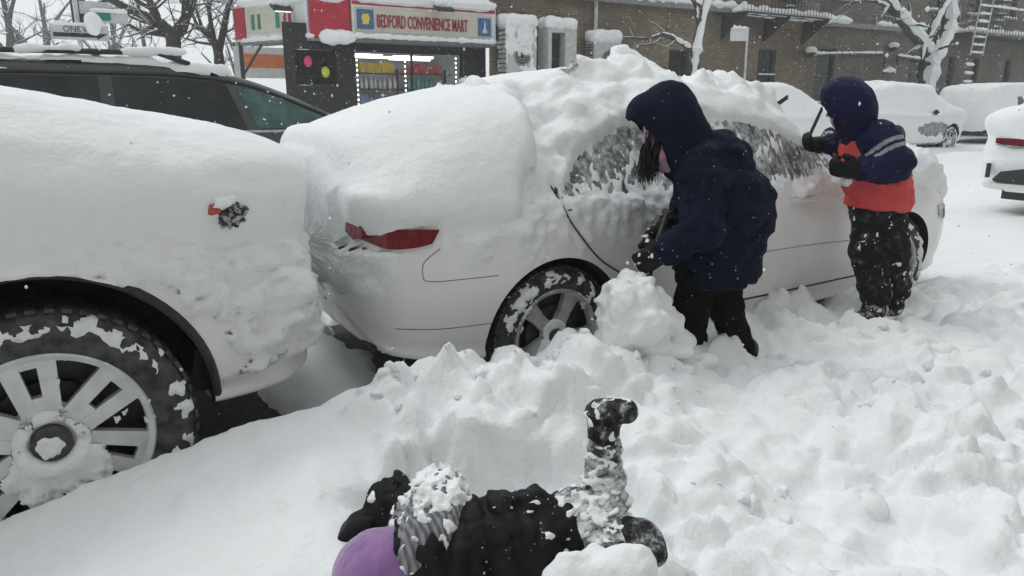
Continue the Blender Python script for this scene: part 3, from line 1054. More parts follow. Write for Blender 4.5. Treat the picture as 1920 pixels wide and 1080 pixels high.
_zt = [(0, 1.12), (.03, 1.18), (.10, 1.25), (.30, 1.335), (.62, 1.415), (.92, 1.48), (1.25, 1.535), (1.7, 1.585), (2.15, 1.615), (2.55, 1.60), (2.9, 1.5), (3.25, 1.3), (3.6, 1.1), (3.9, 1.05), (4.14, .95), (4.30, .82), (4.37, .66), (4.40, .58)]
SSH = Loft(closed([(SX0 + x - (.05 if x < .05 else 0), sed_sec(SED.C[k + 3, 3, 0], zt)) for k, (x, zt) in enumerate(_zt)], .72), 3.52)
def sed_break(P):
    x, y, z = P[..., 0], P[..., 1], P[..., 2]
    xb = 2.0 - 1.15 * np.maximum(0, 1.22 - z) + 1.0 * sstep(2.9, 3.55, y) * sstep(1.25, 1.45, z)
    return xb + .07 * fbm(P * 4.2, 4) - x
def sed_w(P, N):
    near = sed_break(P)
    w = sstep(-.03, .07, near)
    return w * sstep(.80, .92, P[..., 2] + .03 * fbm(P * 6, 3))
def in_glass(P):
    x, z = P[..., 0], P[..., 2]
    top = np.interp(x, [1.9, 2.15, 2.45, 2.9, 3.5, 4.0, 4.2], [.98, 1.18, 1.30, 1.335, 1.255, 1.06, .97])
    return sstep(.0, .04, top - z) * sstep(.93, .97, z) * (x > 1.92) * (x < 4.2) * (P[..., 1] < 3.2)
def sed_t(P, N, G):
    x, y, z = G[..., 0], G[..., 1], G[..., 2]
    near = sed_break(G)
    slab = sstep(-.03, .07, near) * sstep(.80, .9, z)
    n5 = fbm(P * 5, 5, .55)
    n12 = fbm(P * 13, 4, .55, off=5)
    ch = np.clip(.7 - worley(P * 5.5 + .15 * n5[..., None], 2), -.3, .6)
    ch2 = np.clip(.7 - worley(P * 12 + 3, 9), -.3, .6)
    # smooth slab
    t_slab = .012 * fbm(P * 1.6, 3) + .004 * fbm(P * 14, 3) + .02 * sstep(.3, .0, x - SX0)
    # broken, wiped zone on roof and pillars
    top = sstep(.25, .8, N[..., 2])
    t_chunk = .05 + .075 * ch + .035 * ch2 + .03 * n5
    t_chunk = t_chunk * (1 - .62 * sstep(2.85, 3.1, x + .05 * n5))
    t_roof = t_chunk + (.13 + .05 * ch) * sstep(.1, .6, N[..., 2]) * sstep(2.95, 3.35, y) * sstep(3.12, 2.9, x + .06 * n5)
    g = in_glass(G)
    streak = fbm(P * np.array([60, 24, 15.]), 4, .65, off=2)
    t_glass = -.0035 + .020 * streak + .012 * n5 + .012 * sstep(1.06, .95, z)
    # door and quarter panel plaster, thick below the windows, thinning to bare paint
    t_side = -.012 + .05 * sstep(.60, .97, z + .06 * n5) * (.65 + .6 * n5 + .35 * fbm(P * np.array([18, 18, 5.]), 3)) + .012 * sstep(.25, .6, n12) + .008 * sstep(.35, .8, n5)
    t_side = t_side - .02 * sstep(.75, .5, z)
    t_side = t_side + .018 * gauss(G, (2.35, 2.6, .84), (.28, .4, .10))
    t_side = np.where((x > 3.3) & (y < 3.3), t_side - .028 * sstep(.93, .80, z), t_side)
    upper = sstep(.97, 1.03, z)
    t = t_side * (1 - upper) + t_roof * upper
    t = t * (1 - g) + t_glass * g
    # bonnet and windscreen snow
    hood = sstep(4.3, 4.7, x + .05 * n5) * top
    t = t + hood * (.10 + .03 * n5)
    front_roof = sstep(3.08, 3.2, x + .04 * n5) * sstep(3.92, 3.78, x + .05 * n5) * sstep(2.98, 3.15, y + .04 * n5) * sstep(.1, .5, N[..., 2])
    t = t + front_roof * (.03 + .09 * sstep(3.3, 3.7, x) + .09 * ch + .05 * ch2)
    # rear face: thin crust, a ledge above the number plate
    rear = sstep(.16, .06, x - SX0) * sstep(1.0, .9, z)
    t = t * (1 - rear) + rear * (.010 + .02 * n5 + .015 * sstep(.6, .85, z))
    rear2 = sstep(.16, .05, x - SX0) * (y < 4.3) * (y > 2.75)
    t = t + rear2 * .0
    low = sstep(.62, .52, z)
    t = t * (1 - low) + low * (-.014 + .016 * sstep(.3, .8, n5 + .4 * n12))
    sx = np.interp(z, [.585, .66, .735, .87, .97, 1.03], [2.24, 2.12, 2.04, 1.935, 1.90, 1.90])
    gap = np.exp(-((x - sx) / .016) ** 2) * sstep(.55, .6, z) * sstep(1.05, 1.0, z) * (y < 3)
    t = t * (1 - gap) - .012 * gap
    # the side lamp keeps clear
    lamp = sstep(.03, -.01, np.maximum(np.abs(x - 1.14) - .14, np.abs(z - .842) - .035) + .03 * fbm(P * 30, 3)) * (y < 3.0)
    t = t * (1 - lamp) - .02 * lamp
    ledge = sstep(.14, .03, x - SX0) * (.05 * gauss(z[..., None], [1.035], [.03]) - .03 * gauss(z[..., None], [.965], [.03])) * sstep(2.85, 3.0, y) * sstep(4.2, 4.0, y)
    return t * (1 - slab) + t_slab * slab + ledge
def sed_w2(P, N):
    x, y, z = P[..., 0], P[..., 1], P[..., 2]
    lamp = sstep(.05, -.01, np.maximum(np.abs(x - 1.14) - .14, np.abs(z - .842) - .035)) * (y < 3.0)
    return sed_w(P, N) * (1 - lamp)
snow_skin('snow_cover', SED, .018, 130, sed_t, sedan, SSH, sed_w2, holes=[(RW[0], RW[1] + .005, .374, 2.95), (FW[0], FW[1] + .005, .372, 2.95)], cut=-.011)
# glass, lamps, seams
side_patch('rear_side_window', SED, [(1.90, .975), (2.4, .945), (2.86, .94)], [(1.915, 1.0), (2.3, 1.255), (2.86, 1.335)], .004, 'frosted_glass', sedan)
side_patch('front_side_window', SED, [(2.95, .94), (3.5, .935), (4.16, .935)], [(2.95, 1.325), (3.5, 1.25), (4.12, .975)], .004, 'frosted_glass', sedan)
side_patch('window_pillar', SED, [(2.865, .94), (2.945, .94)], [(2.865, 1.335), (2.945, 1.335)], .006, 'black_plastic', sedan, 4, 10)
tl = side_patch('tail_lamp', SED, [(1.035, .835), (1.10, .808), (1.2, .812), (1.265, .825)], [(1.04, .875), (1.12, .885), (1.22, .883), (1.30, .878)], .014, 'red_lens', sedan, 22, 8, .04)
side_patch('lamp_reversing_strip', SED, [(1.045, .885), (1.15, .893), (1.24, .892)], [(1.05, .925), (1.15, .93), (1.22, .92)], .010, 'clear_lens', sedan, 14, 5, .03)
# inner lamp on the boot lid, on the rear face
mb = MB()
for k in range(1):
    pts = [(1.034, 2.80, .90), (1.016, 2.93, .905), (1.014, 2.94, .855), (1.016, 2.86, .83), (1.030, 2.79, .845)]
    c = np.array(pts); v = np.concatenate([c + np.array([-.003, -.002, 0]), c + np.array([.05, 0.02, 0])])
    n = len(pts)
    mb.add(v, [list(range(n)), [n + i for i in range(n)][::-1]] + [[i, (i + 1) % n, n + (i + 1) % n, n + i] for i in range(n)])
mb.build('boot_lamp', 'red_lens', sedan)
seam('door_gap', SED, [(1.90, 1.03), (1.90, .97), (1.935, .87), (2.04, .735), (2.12, .66), (2.24, .585)], sedan, .0045)
seam('window_trim', SED, [(1.90, .985), (2.0, 1.08), (2.3, 1.265), (2.6, 1.33), (2.9, 1.347)], sedan, .009, off=.004)
seam('window_trim', SED, [(2.9, 1.342), (3.2, 1.325), (3.5, 1.262), (3.85, 1.11), (4.17, .965)], sedan, .009, off=.004)
seam('bumper_gap', SED, [(1.30, .80), (1.235, .75), (1.225, .70), (1.25, .668), (1.4, .664), (1.56, .662)], sedan, .0016, 'dark_metal')
seam('lower_bumper_line', SED, [(1.12, .47), (1.3, .455), (1.53, .45)], sedan, .0016, 'dark_metal')
seam('front_door_gap', SED, [(2.90, .92), (2.91, .7), (2.92, .5), (2.93, .33)], sedan, .002)
seam('body_crease', SED, [(2.6, .575), (3.3, .585), (3.8, .58), (4.2, .565)], sedan, .0022, 'silver_paint', off=.001)
seam('sill_shadow_line', SED, [(2.3, .335), (3.2, .325), (4.18, .335)], sedan, .006, 'black_plastic', off=-.001)
mb = MB(); mb.box((2.62, SED.side_y(2.62, .86) - .018, .855), (.2, .03, .028), None, .01); mb.build('door_handle', 'white_paint', sedan, True)
mb = MB(); mb.box((3.55, SED.side_y(3.55, .85) - .018, .845), (.2, .03, .028), None, .01); mb.build('door_handle', 'white_paint', sedan, True)
# exhaust cut-out under the rear bumper
mb = MB(); mb.box((1.10, 2.86, .375), (.10, .14, .05), None, .015); mb.build('bumper_vent', 'black_plastic', sedan, True)
# door mirror
mp_ = J(1578, 333, 4.05)
def f_mir(P): return smin(d_ell(P, (4.02, 2.50, .99), (.06, .11, .075)), d_cone(P, (4.05, 2.58, .95), .03, (4.08, 2.66, .93), .03), .03)
blob('door_mirror', f_mir, (3.9, 2.33, .85), (4.2, 2.75, 1.12), .012, 'white_paint', sedan)
# front side marker lamp
side_patch('front_lamp', SED, [(5.04, .63), (5.12, .61), (5.2, .61)], [(5.02, .71), (5.12, .71), (5.2, .69)], .008, 'clear_lens', sedan, 12, 5)
# wipers lifted off the windscreen
for (a, b) in (((1444, 206, 4.6), (1477, 183, 4.55)), ((1519, 252, 4.58), (1541, 205, 4.50))):
    mb = MB()
    p, q = J(*a), J(*b)
    base = np.array([p[0] + .12, p[1] + .05, 1.0])
    mb.tube([base, p * .6 + base * .4 + np.array([0, 0, .05]), p, q], [.009, .009, .011, .009], 8)
    mb.tube([p + np.array([0, 0, .012]), q + np.array([0, 0, .012])], .007, 6)
    mb.build('wiper', 'black_plastic', sedan, True)
wheel(sedan, RW[0], 2.735, RW[1], .325, .21, .218, 'five', 'alloy_dirty', rot=R(62), snow_amt=.9)
wheel(sedan, FW[0], 2.735, FW[1], .325, .21, .218, 'five', 'alloy_dirty', rot=R(20), snow_amt=.6)

# ================================================================== WHITE SUV AT LEFT
def su(x, zb, w, zbelt, ztop, wtop): return (x, sec(zb, w, zbelt, ztop, wtop))
SUV = Loft([su(-4.2, .6, .7, 1.0, 1.5, .5), su(-4.1, .5, .92, 1.1, 1.85, .6), su(-3.5, .42, .99, 1.15, 1.92, .72), su(-2.2, .40, .995, 1.15, 1.93, .74), su(-1.5, .40, .995, 1.14, 1.88, .74),
            su(-1.05, .40, .995, 1.13, 1.5, .76), su(-.75, .40, .995, 1.12, 1.33, .80), su(-.4, .40, .995, 1.11, 1.29, .80), su(.0, .40, .995, 1.08, 1.23, .80), su(.27, .385, .985, 1.045, 1.17, .77),
            su(.46, .375, .95, 1.02, 1.135, .78), su(.60, .37, .885, 1.00, 1.10, .72), su(.69, .37, .80, .95, 1.05, .64), su(.765, .38, .68, .82, .90, .52), su(.81, .42, .50, .70, .76, .34)], 3.41)
suv = empty('white_suv', (-1.5, 3.41, 0), 'large white SUV plastered with snow, its front wheel in the foreground', 'car')
SWX, SWZ = -.105, .395
body_mesh('body', SUV, .06, 56, 'white_paint', suv, arches=[(SWX, 2.2, 2.95, SWZ + .03, .475)])
def suv_t(P, N, G):
    x, y, z = G[..., 0], G[..., 1], G[..., 2]
    n3 = fbm(P * 2.6, 4); n8 = fbm(P * np.array([6, 6, 11.]), 5, .55, off=3); n20 = fbm(P * np.array([14, 14, 30.]), 4, .6, off=9)
    top = sstep(.15, .85, N[..., 2])
    t = .030 + .018 * n3 + .016 * n8 + .009 * n20
    t = t + top * (.15 - .012 * n8 - .007 * n20)
    t = t + .03 * sstep(.95, 1.2, z) * (1 - top)
    # rougher crust around arch and bumper
    rough = sstep(1.0, .75, z)
    t = t + rough * (.012 * n20 + .014 * n8 - .008)
    # bare metal flare right behind the arch edge and along the bumper foot
    dr = np.sqrt((x - SWX) ** 2 + (z - SWZ - .03) ** 2)
    bare = sstep(.60, .51, dr + .05 * n8) * sstep(.15, .4, x - SWX) * sstep(.96, .8, z)
    t = t - bare * .05
    t = t - .05 * sstep(.50, .44, z + .02 * n8)
    # lumps frozen on the fog-lamp pocket
    t = t + .06 * gauss(G, (.66, 2.56, .76), (.10, .2, .07)) + .03 * gauss(G, (.62, 2.5, .63), (.06, .2, .05)) * (1 + n8)
    t = t + .035 * gauss(G, (.74, 2.7, .60), (.08, .2, .10))
    # the headlamp corner shows through
    t = np.where(z < .42, -.02, t)
    return np.where(N[..., 2] < -.55, -.02, t)
suv_snow = snow_skin('snow_cover', SUV, .017, 130, suv_t, suv, holes=[(SWX, SWZ + .03, .478, 3.0)], cut=-.011)
def surf_hit(o, px, py, r=.012):
    """nearest point of a snow surface along an image ray"""
    v = np.array([q.co for q in o.data.vertices]) + WORLD_AT[o.name] - np.array([0, 0, CAM_H])
    d = J(px, py, 1.0) - np.array([0, 0, CAM_H]); d /= np.linalg.norm(d)
    t = v @ d
    k = np.linalg.norm(v - t[:, None] * d, axis=1)
    c = np.where((k < r) & (t > .3))[0]
    return v[c[np.argmin(t[c])]] + np.array([0, 0, CAM_H])
hl_ = surf_hit(suv_snow, 422, 402)
def f_lens(P):
    d = d_ell(P, hl_ + np.array([.012, .02, -.008]), (.058, .035, .036))
    return d + .018 * fbm(P * 38, 3) + .012 * (worley(P * 45) - .5)
blob('head_lamp', f_lens, hl_ - .1, hl_ + .1, .005, None, suv, ['black_plastic', 'clear_lens'], lambda c: (perlin(c * 50) > .05).astype(int))
def f_mark(P): return d_ell(P, hl_ + np.array([-.036, -.004, .014]), (.022, .02, .018)) + .012 * fbm(P * 50, 3)
blob('marker_lens', f_mark, hl_ - .1, hl_ + .1, .0045, 'orange_lens', suv)
def f_lsn(P): return d_ell(P, hl_ + np.array([-.008, 0.0, .03]), (.045, .03, .018)) + .022 * fbm(P * 34, 3)
blob('lamp_snow', f_lsn, hl_ - .1, hl_ + .1, .005, 'snow', suv)
side_patch('bumper_strip', SUV, [(.40, .452), (.55, .468), (.72, .51)], [(.40, .474), (.55, .487), (.72, .527)], .012, 'alloy', suv, 18, 4, .02)
mb = MB()
pts = []
for t in np.linspace(R(-24), R(118), 30):
    pts.append((SWX + .482 * math.cos(t), SUV.side_y(min(SWX + .482 * math.cos(t), .8), SWZ + .03 + .482 * math.sin(t)) + .006, SWZ + .03 + .482 * math.sin(t)))
mb.tube(pts, .016, 8); mb.build('arch_lip', 'black_plastic', suv, True)
mb = MB()
mb.prism([(.30, .40), (.36, .40), (.46, .52), (.42, .60), (.34, .55)], (0, 2.60, 0), (1, 0, 0), (0, 0, 1), (0, .22, 0)); mb.build('splash_guard', 'black_plastic', suv)
wheel(suv, SWX, 2.545, SWZ, .405, .27, .272, 'six', 'alloy', rot=R(97), snow_amt=1.0)

# ================================================================== BLACK SUV IN THE STREET
BLK = Loft([su(-2.9, .6, .6, 1.0, 1.2, .45), su(-2.8, .45, .85, 1.08, 1.62, .55), su(-2.2, .32, .94, 1.12, 1.70, .66), su(-1.0, .28, .95, 1.12, 1.73, .68), su(.2, .28, .95, 1.12, 1.735, .68), su(.9, .28, .95, 1.11, 1.715, .68),
            su(1.5, .28, .95, 1.10, 1.63, .68), su(2.0, .28, .95, 1.09, 1.47, .70), su(2.5, .28, .95, 1.08, 1.25, .74), su(2.9, .28, .94, 1.05, 1.12, .74), su(3.4, .30, .92, .98, 1.06, .70), su(3.75, .34, .8, .85, .94, .6), su(3.85, .45, .6, .7, .78, .4)], 7.83)
blk = empty('black_suv', (.5, 7.83, 0), 'black SUV with a dusting of snow, passing behind the parked white cars', 'car')
body_mesh('body', BLK, .08, 48, 'black_paint', blk, arches=[(-1.8, 6.7, 7.2, .36, .42), (2.75, 6.7, 7.2, .36, .42)])
side_patch('rear_quarter_window', BLK, [(-1.9, 1.17), (-.6, 1.15), (.42, 1.15)], [(-1.8, 1.5), (-.6, 1.58), (.42, 1.585)], .006, 'dark_glass', blk)
side_patch('rear_door_window', BLK, [(.52, 1.15), (1.0, 1.15), (1.55, 1.145)], [(.52, 1.585), (1.0, 1.575), (1.42, 1.545)], .006, 'dark_glass', blk)
side_patch('front_door_window', BLK, [(1.64, 1.145), (2.0, 1.14), (2.42, 1.135)], [(1.50, 1.53), (1.9, 1.41), (2.36, 1.20)], .006, 'green_glass', blk)
seam('roof_drip_rail', BLK, [(-1.8, 1.53), (-.6, 1.61), (.5, 1.615), (1.1, 1.60), (1.6, 1.53), (2.05, 1.37), (2.5, 1.165)], blk, .016, 'black_plastic', off=.006)
seam('belt_trim', BLK, [(-1.8, 1.145), (0, 1.125), (1.5, 1.12), (2.5, 1.115)], blk, .013, 'alloy_dirty', off=.004)
seam('door_gap', BLK, [(1.60, 1.12), (1.60, .8), (1.62, .45)], blk, .005)
for yy in (7.18, 8.48):
    mb = MB(); mb.tube([(-2.0, yy, 1.70), (-1.8, yy, 1.765), (.9, yy, 1.785), (1.15, yy, 1.70)], .022, 8); mb.build('roof_rail', 'black_plastic', blk, True)
for xx in (-.9, .45):
    mb = MB(); mb.box((xx, 7.83, 1.79), (.09, 1.3, .03), None, .01); mb.build('roof_crossbar', 'black_plastic', blk, True)
def blk_t(P, N, G):
    n = fbm(P * np.array([2.2, 4, 4.]), 5, .55); n2 = fbm(P * 9, 3)
    top = sstep(.55, .95, N[..., 2])
    t = -.035 + top * (.062 + .06 * n) + .02 * n2 * top - .06 * sstep(1.1, 1.6, G[..., 0])
    edge = gauss(G[..., 2:3], [1.625], [.035]) * (G[..., 1] < 7.4) * (G[..., 0] < 2.1)
    t = t + edge * (.035 + .05 * n)
    return t
snow_skin('snow_cover', BLK, .05, 90, blk_t, blk, cut=-.015)
for yy in (7.18,):
    for (a, b) in ((-1.9, -1.25), (-.85, -.35), (-.1, .3), (.62, 1.1)):
        xs = np.linspace(a, b, 12)
        def f_rs(P, a=a, b=b, yy=yy): return d_cone(P, (a, yy, 1.79), .03, (b, yy, 1.80), .035) + .02 * fbm(P * 9, 3)
        blob('rail_snow', f_rs, (a - .1, yy - .1, 1.7), (b + .1, yy + .1, 1.9), .022, 'snow', blk)
for wx in (-1.8, 2.75): wheel(blk, wx, 7.02, .36, .36, .24, .23, 'five', 'alloy_dirty', rot=R(10))

# ================================================================== OTHER SNOW-COVERED CARS
def generic_car(name, label, X0, X1, yc, hw, kind, paint, cover, seed, flip=False, group='snow-covered cars parked across the street', wheels=True, arch=.34):
    """X0 rear, X1 front (flip mirrors the profile)"""
    L = X1 - X0
    if kind == 'hatch':
        pr = [(0, .5, .62, .85, 1.0, .5), (.015, .38, .80, .95, 1.25, .55), (.06, .3, .95, .98, 1.42, .62), (.2, .24, 1, .98, 1.50, .66), (.42, .22, 1, .96, 1.52, .66), (.56, .22, 1, .95, 1.46, .66), (.68, .22, 1, .94, 1.22, .70), (.77, .22, 1, .92, 1.03, .74), (.88, .24, .97, .85, .93, .70), (.96, .28, .85, .72, .8, .6), (.99, .36, .66, .6, .66, .45), (1.0, .42, .5, .54, .58, .3)]
    elif kind == 'suv':
        pr = [(0, .5, .62, .95, 1.15, .5), (.012, .40, .82, 1.02, 1.40, .56), (.05, .36, .95, 1.05, 1.58, .64), (.2, .33, 1, 1.06, 1.66, .68), (.5, .32, 1, 1.05, 1.68, .68), (.62, .32, 1, 1.04, 1.60, .68), (.72, .32, 1, 1.03, 1.30, .72), (.79, .32, 1, 1.02, 1.13, .76), (.9, .34, .97, .96, 1.05, .72), (.97, .38, .86, .84, .9, .6), (.99, .44, .68, .7, .76, .45), (1.0, .5, .5, .62, .66, .3)]
    else:
        pr = [(0, .46, .58, .80, .86, .48), (.012, .36, .82, .92, 1.0, .6), (.06, .29, .96, .96, 1.06, .7), (.16, .24, 1, .97, 1.12, .68), (.28, .22, 1, .96, 1.34, .62), (.42, .2, 1, .94, 1.44, .62), (.55, .2, 1, .93, 1.43, .62), (.66, .2, 1, .92, 1.22, .66), (.76, .21, 1, .9, 1.0, .72), (.88, .24, .97, .84, .92, .68), (.96, .28, .82, .72, .78, .56), (.99, .34, .62, .58, .62, .42), (1.0, .4, .46, .52, .55, .3)]
    sts = []
    for (t, zb, w, zbelt, zt, wt) in pr:
        X = X1 - t * L if flip else X0 + t * L
        sts.append((X, sec(zb + .12, w * hw, zbelt + .12, zt + .12, wt * hw / .92)))
    if flip: sts = sts[::-1]
    lf = Loft(sts, yc)
    root = empty(name, ((X0 + X1) / 2, yc, .1), label, 'car', group)
    ra = .17 if not flip else .19
    wx = [X0 + L * .19, X1 - L * .20] if not flip else [X0 + L * .20, X1 - L * .19]
    near = yc - hw
    body_mesh('body', lf, .1, 40, paint, root, arches=[(w_, near - .3, near + .32, .45, arch + .05) for w_ in wx] if wheels else ())
    def th(P, N, G):
        n = fbm(P * 1.5 + seed * 3, 3); n2 = fbm(P * 5 + seed, 4)
        top = sstep(.1, .8, N[..., 2])
        t = .035 + .02 * n2 + top * (.15 + .03 * n) * cover
        x, z = G[..., 0], G[..., 2]
        for (cx, cz, rx, rz, a) in BARE.get(name + str(seed), ()):
            t = t - a * sstep(1.25, .85, np.sqrt(((x - cx) / rx) ** 2 + ((z - cz) / rz) ** 2) + .25 * n2) * (G[..., 1] < yc)
        t = t - .08 * sstep(.42, .34, z)
        return t
    snow_skin('snow_cover', lf, .05, 70, th, root, holes=[(w_, .45, arch + .055, near + .4) for w_ in wx] if wheels else (), cut=-.012)
    if wheels:
        for w_ in wx: wheel(root, w_, near + .13, .45, arch, .2, arch * .66, 'five', 'alloy_dirty', rot=seed * .7, snow_amt=1.3)
    return root, lf, near
BARE = {'parked_hatchback2': [(18.75, .72, .55, .16, .09)], 'parked_car1': []}
c1, l1, n1 = generic_car('parked_car', 'snow-buried car across the street, behind the raised wiper', 11.3, 15.4, 11.1, .9, 'sedan', 'white_paint', 1.2, 1)
c2, l2, n2 = generic_car('parked_hatchback', 'rounded snow-buried hatchback with dark door panel and two wheels showing', 16.35, 20.45, 11.1, .88, 'hatch', 'silver_paint', 1.25, 2)
mb = MB(); mb.box((18.6, n2 - .10, 1.13), (.10, .16, .12), None, .04); mb.build('door_mirror', 'black_plastic', c2, True)
c3, l3, n3 = generic_car('parked_pickup', 'pale snow-covered vehicle with yellow lamp, farthest in the row across the street', 21.6, 26.8, 11.1, .95, 'suv', 'white_paint', .45, 3)
side_patch('side_window', l3, [(22.6, 1.24), (23.2, 1.23)], [(22.6, 1.5), (23.2, 1.53)], .05, 'window_glass', c3, 8, 5, .02)
side_patch('side_window', l3, [(23.4, 1.23), (24.3, 1.22)], [(23.4, 1.53), (24.3, 1.5)], .05, 'window_glass', c3, 8, 5, .02)
side_patch('marker_lamp', l3, [(21.66, .92), (21.9, .9)], [(21.66, 1.06), (21.9, 1.08)], .06, 'sign_yellow', c3, 6, 4, .03)
mb = MB(); mb.box((21.62, 10.95, .55), (.10, 1.4, .16), None, .03); mb.build('bumper', 'black_plastic', c3, True)

c4, l4, n4 = generic_car('parked_crossover', 'snow-covered white car parked ahead at right edge, rear lamp and dark bumper showing', 9.15, 13.5, 3.55, .93, 'sedan', 'white_paint', 1.0, 4, group=None)
# its rear face: lamp, bumper, diffuser
mb = MB()
mb.prism([(4.24, .93), (4.02, .885), (3.6, .925), (3.15, .955), (3.15, .975), (3.6, .965), (4.08, .985), (4.24, .985)], (9.10, 0, 0), (0, 1, 0), (0, 0, 1), (.16, 0, 0)); mb.build('tail_lamp', 'red_lens', c4)
mb = MB(); mb.prism([(4.25, .92), (4.05, .87), (3.8, .89), (4.0, .905)], (9.085, 0, 0), (0, 1, 0), (0, 0, 1), (.16, 0, 0)); mb.build('reversing_lamp', 'clear_lens', c4)
mb = MB(); mb.prism([(4.22, .50), (4.12, .62), (3.9, .66), (2.95, .66), (2.8, .5)], (9.06, 0, 0), (0, 1, 0), (0, 0, 1), (.2, 0, 0)); mb.build('bumper_insert', 'black_plastic', c4)
mb = MB(); mb.prism([(4.05, .40), (4.2, .485), (2.8, .485), (2.9, .40)], (9.09, 0, 0), (0, 1, 0), (0, 0, 1), (.2, 0, 0)); mb.build('bumper_lip', 'white_paint', c4)
mb = MB(); mb.box((9.10, 4.27, .62), (.05, .03, .16)); mb.build('side_reflector', 'black_plastic', c4)
mb = MB(); mb.box((9.48, 3.5, .36), (.5, 1.3, .12)); mb.build('under_tray', 'black_plastic', c4)

# ================================================================== PEOPLE
def finger_hand(P, c, ax, side, palm_n, s, curl=.9, d=None):
    """mitten-sized gloved hand: palm, four bent fingers of unequal length, thumb on the side"""
    ax = np.array(ax, float); ax /= np.linalg.norm(ax)
    pn = np.array(palm_n, float); pn -= ax * (pn @ ax); pn /= np.linalg.norm(pn)
    sd = np.cross(ax, pn) * side
    c = np.array(c, float)
    rot = np.stack([ax, sd, pn], 1)
    d0 = d_box(P, c, np.array([.045, .042, .018]) * s, rot, .016 * s)
    for k, ln in enumerate((.85, 1.0, .95, .75)):
        o = c + ax * .040 * s + sd * (-.032 + .0215 * k) * s
        a = o + (ax * math.cos(curl * .6) + pn * math.sin(curl * .6)) * .034 * ln * s
        b = a + (ax * math.cos(curl * 1.6) + pn * math.sin(curl * 1.6)) * .030 * ln * s
        e = b + (ax * math.cos(curl * 2.5) + pn * math.sin(curl * 2.5)) * .022 * ln * s
        d0 = smin(d0, chain(P, [(o, .0115 * s), (a, .011 * s), (b, .0105 * s), (e, .0095 * s)], .006), .006)
    t0 = c - ax * .018 * s - sd * .040 * s
    t1 = t0 + (ax * .6 - sd * .55 + pn * .5) * .035 * s
    t2 = t1 + (ax * .7 + pn * .75 + sd * .1) * .030 * s
    d0 = smin(d0, chain(P, [(t0, .014 * s), (t1, .0125 * s), (t2, .0105 * s)], .006), .01)
    return d0 if d is None else smin(d, d0, .01)
def head_sdf(P, c, fw, up, s):
    """head with brow, nose, mouth, chin and ears; fw = facing direction"""
    fw = np.array(fw, float); fw /= np.linalg.norm(fw)
    up = np.array(up, float); up -= fw * (up @ fw); up /= np.linalg.norm(up)
    sd = np.cross(fw, up); c = np.array(c, float)
    rot = np.stack([fw, sd, up], 1)
    d = d_ell(P, c + up * .02 * s, np.array([.098, .076, .105]) * s, rot)
    d = smin(d, d_ell(P, c + fw * .02 * s - up * .06 * s, np.array([.070, .056, .065]) * s, rot), .04 * s)
    d = smin(d, d_cone(P, c + fw * .092 * s + up * .02 * s, .008 * s, c + fw * .112 * s - up * .018 * s, .014 * s), .012 * s)   # nose
    d = smin(d, d_ell(P, c + fw * .083 * s - up * .052 * s, np.array([.012, .024, .008]) * s, rot), .008 * s)                   # lips
    d = smin(d, d_ell(P, c + fw * .078 * s + up * .036 * s, np.array([.016, .055, .010]) * s, rot), .014 * s)                  # brow
    for k in (-1, 1):
        d = np.maximum(d, -d_ell(P, c + fw * .098 * s + sd * k * .031 * s + up * .014 * s, np.array([.012, .016, .010]) * s, rot))
        d = smin(d, d_ell(P, c + sd * k * .078 * s - up * .01 * s, np.array([.018, .01, .030]) * s, rot), .008 * s)
    return d
def sticky(fn, amp, bias, freq, oct_=4, off=0.0, stretch=(1, 1, 1)):
    st_ = np.array(stretch, float)
    return lambda P: fn(P) - (amp * fbm(P * freq * st_, oct_, .6, off=off) - bias)
def speck_mesh(name, v, f, n, parent, smin_=.002, smax=.006, seed=1, cond=None):
    """snowflakes resting on cloth: tiny crystals on random faces"""
    r = np.random.default_rng(seed)
    c = v[f].mean(1)
    nn = np.cross(v[f[:, 1]] - v[f[:, 0]], v[f[:, 3]] - v[f[:, 0]])
    nn /= np.linalg.norm(nn, axis=1)[:, None] + 1e-9
    idx = np.arange(len(c))
    if cond is not None: idx = idx[cond(c)]
    idx = r.choice(idx, n)
    O = np.array([[1, 0, 0], [-1, 0, 0], [0, 1, 0], [0, -1, 0], [0, 0, 1], [0, 0, -1]], float)
    OF = np.array([[0, 2, 4], [2, 1, 4], [1, 3, 4], [3, 0, 4], [2, 0, 5], [1, 2, 5], [3, 1, 5], [0, 3, 5]])
    V, Fq = [], []
    for k, i in enumerate(idx):
        s = smin_ + (smax - smin_) * r.random() ** 2.5
        V.append(c[i] + O * s * r.uniform(.6, 1.5, (1, 3))); Fq.append(OF + 6 * k)
    o = mesh_obj(name, np.concatenate(V), np.concatenate(Fq), 'flake', parent, True)
    o['kind'] = 'stuff'
    return o
def cloth(name, fn, lo, hi, h, mat, parent, mats=None, fm=None):
    v, f = sdf_mesh(fn, lo, hi, h)
    o = mesh_obj(name, v, f, mat, parent, True, mats, fm(v[f].mean(1)) if fm else None)
    return o, v, f

def pair(fn, c, r): return lambda P: np.maximum(fn(P), np.linalg.norm(P - c, axis=-1) - r)
def piece(fn, c, cs): return lambda P: np.where(np.linalg.norm(P - c, axis=-1) <= np.min([np.linalg.norm(P - q, axis=-1) for q in cs], axis=0) + 1e-9, fn(P), .05)
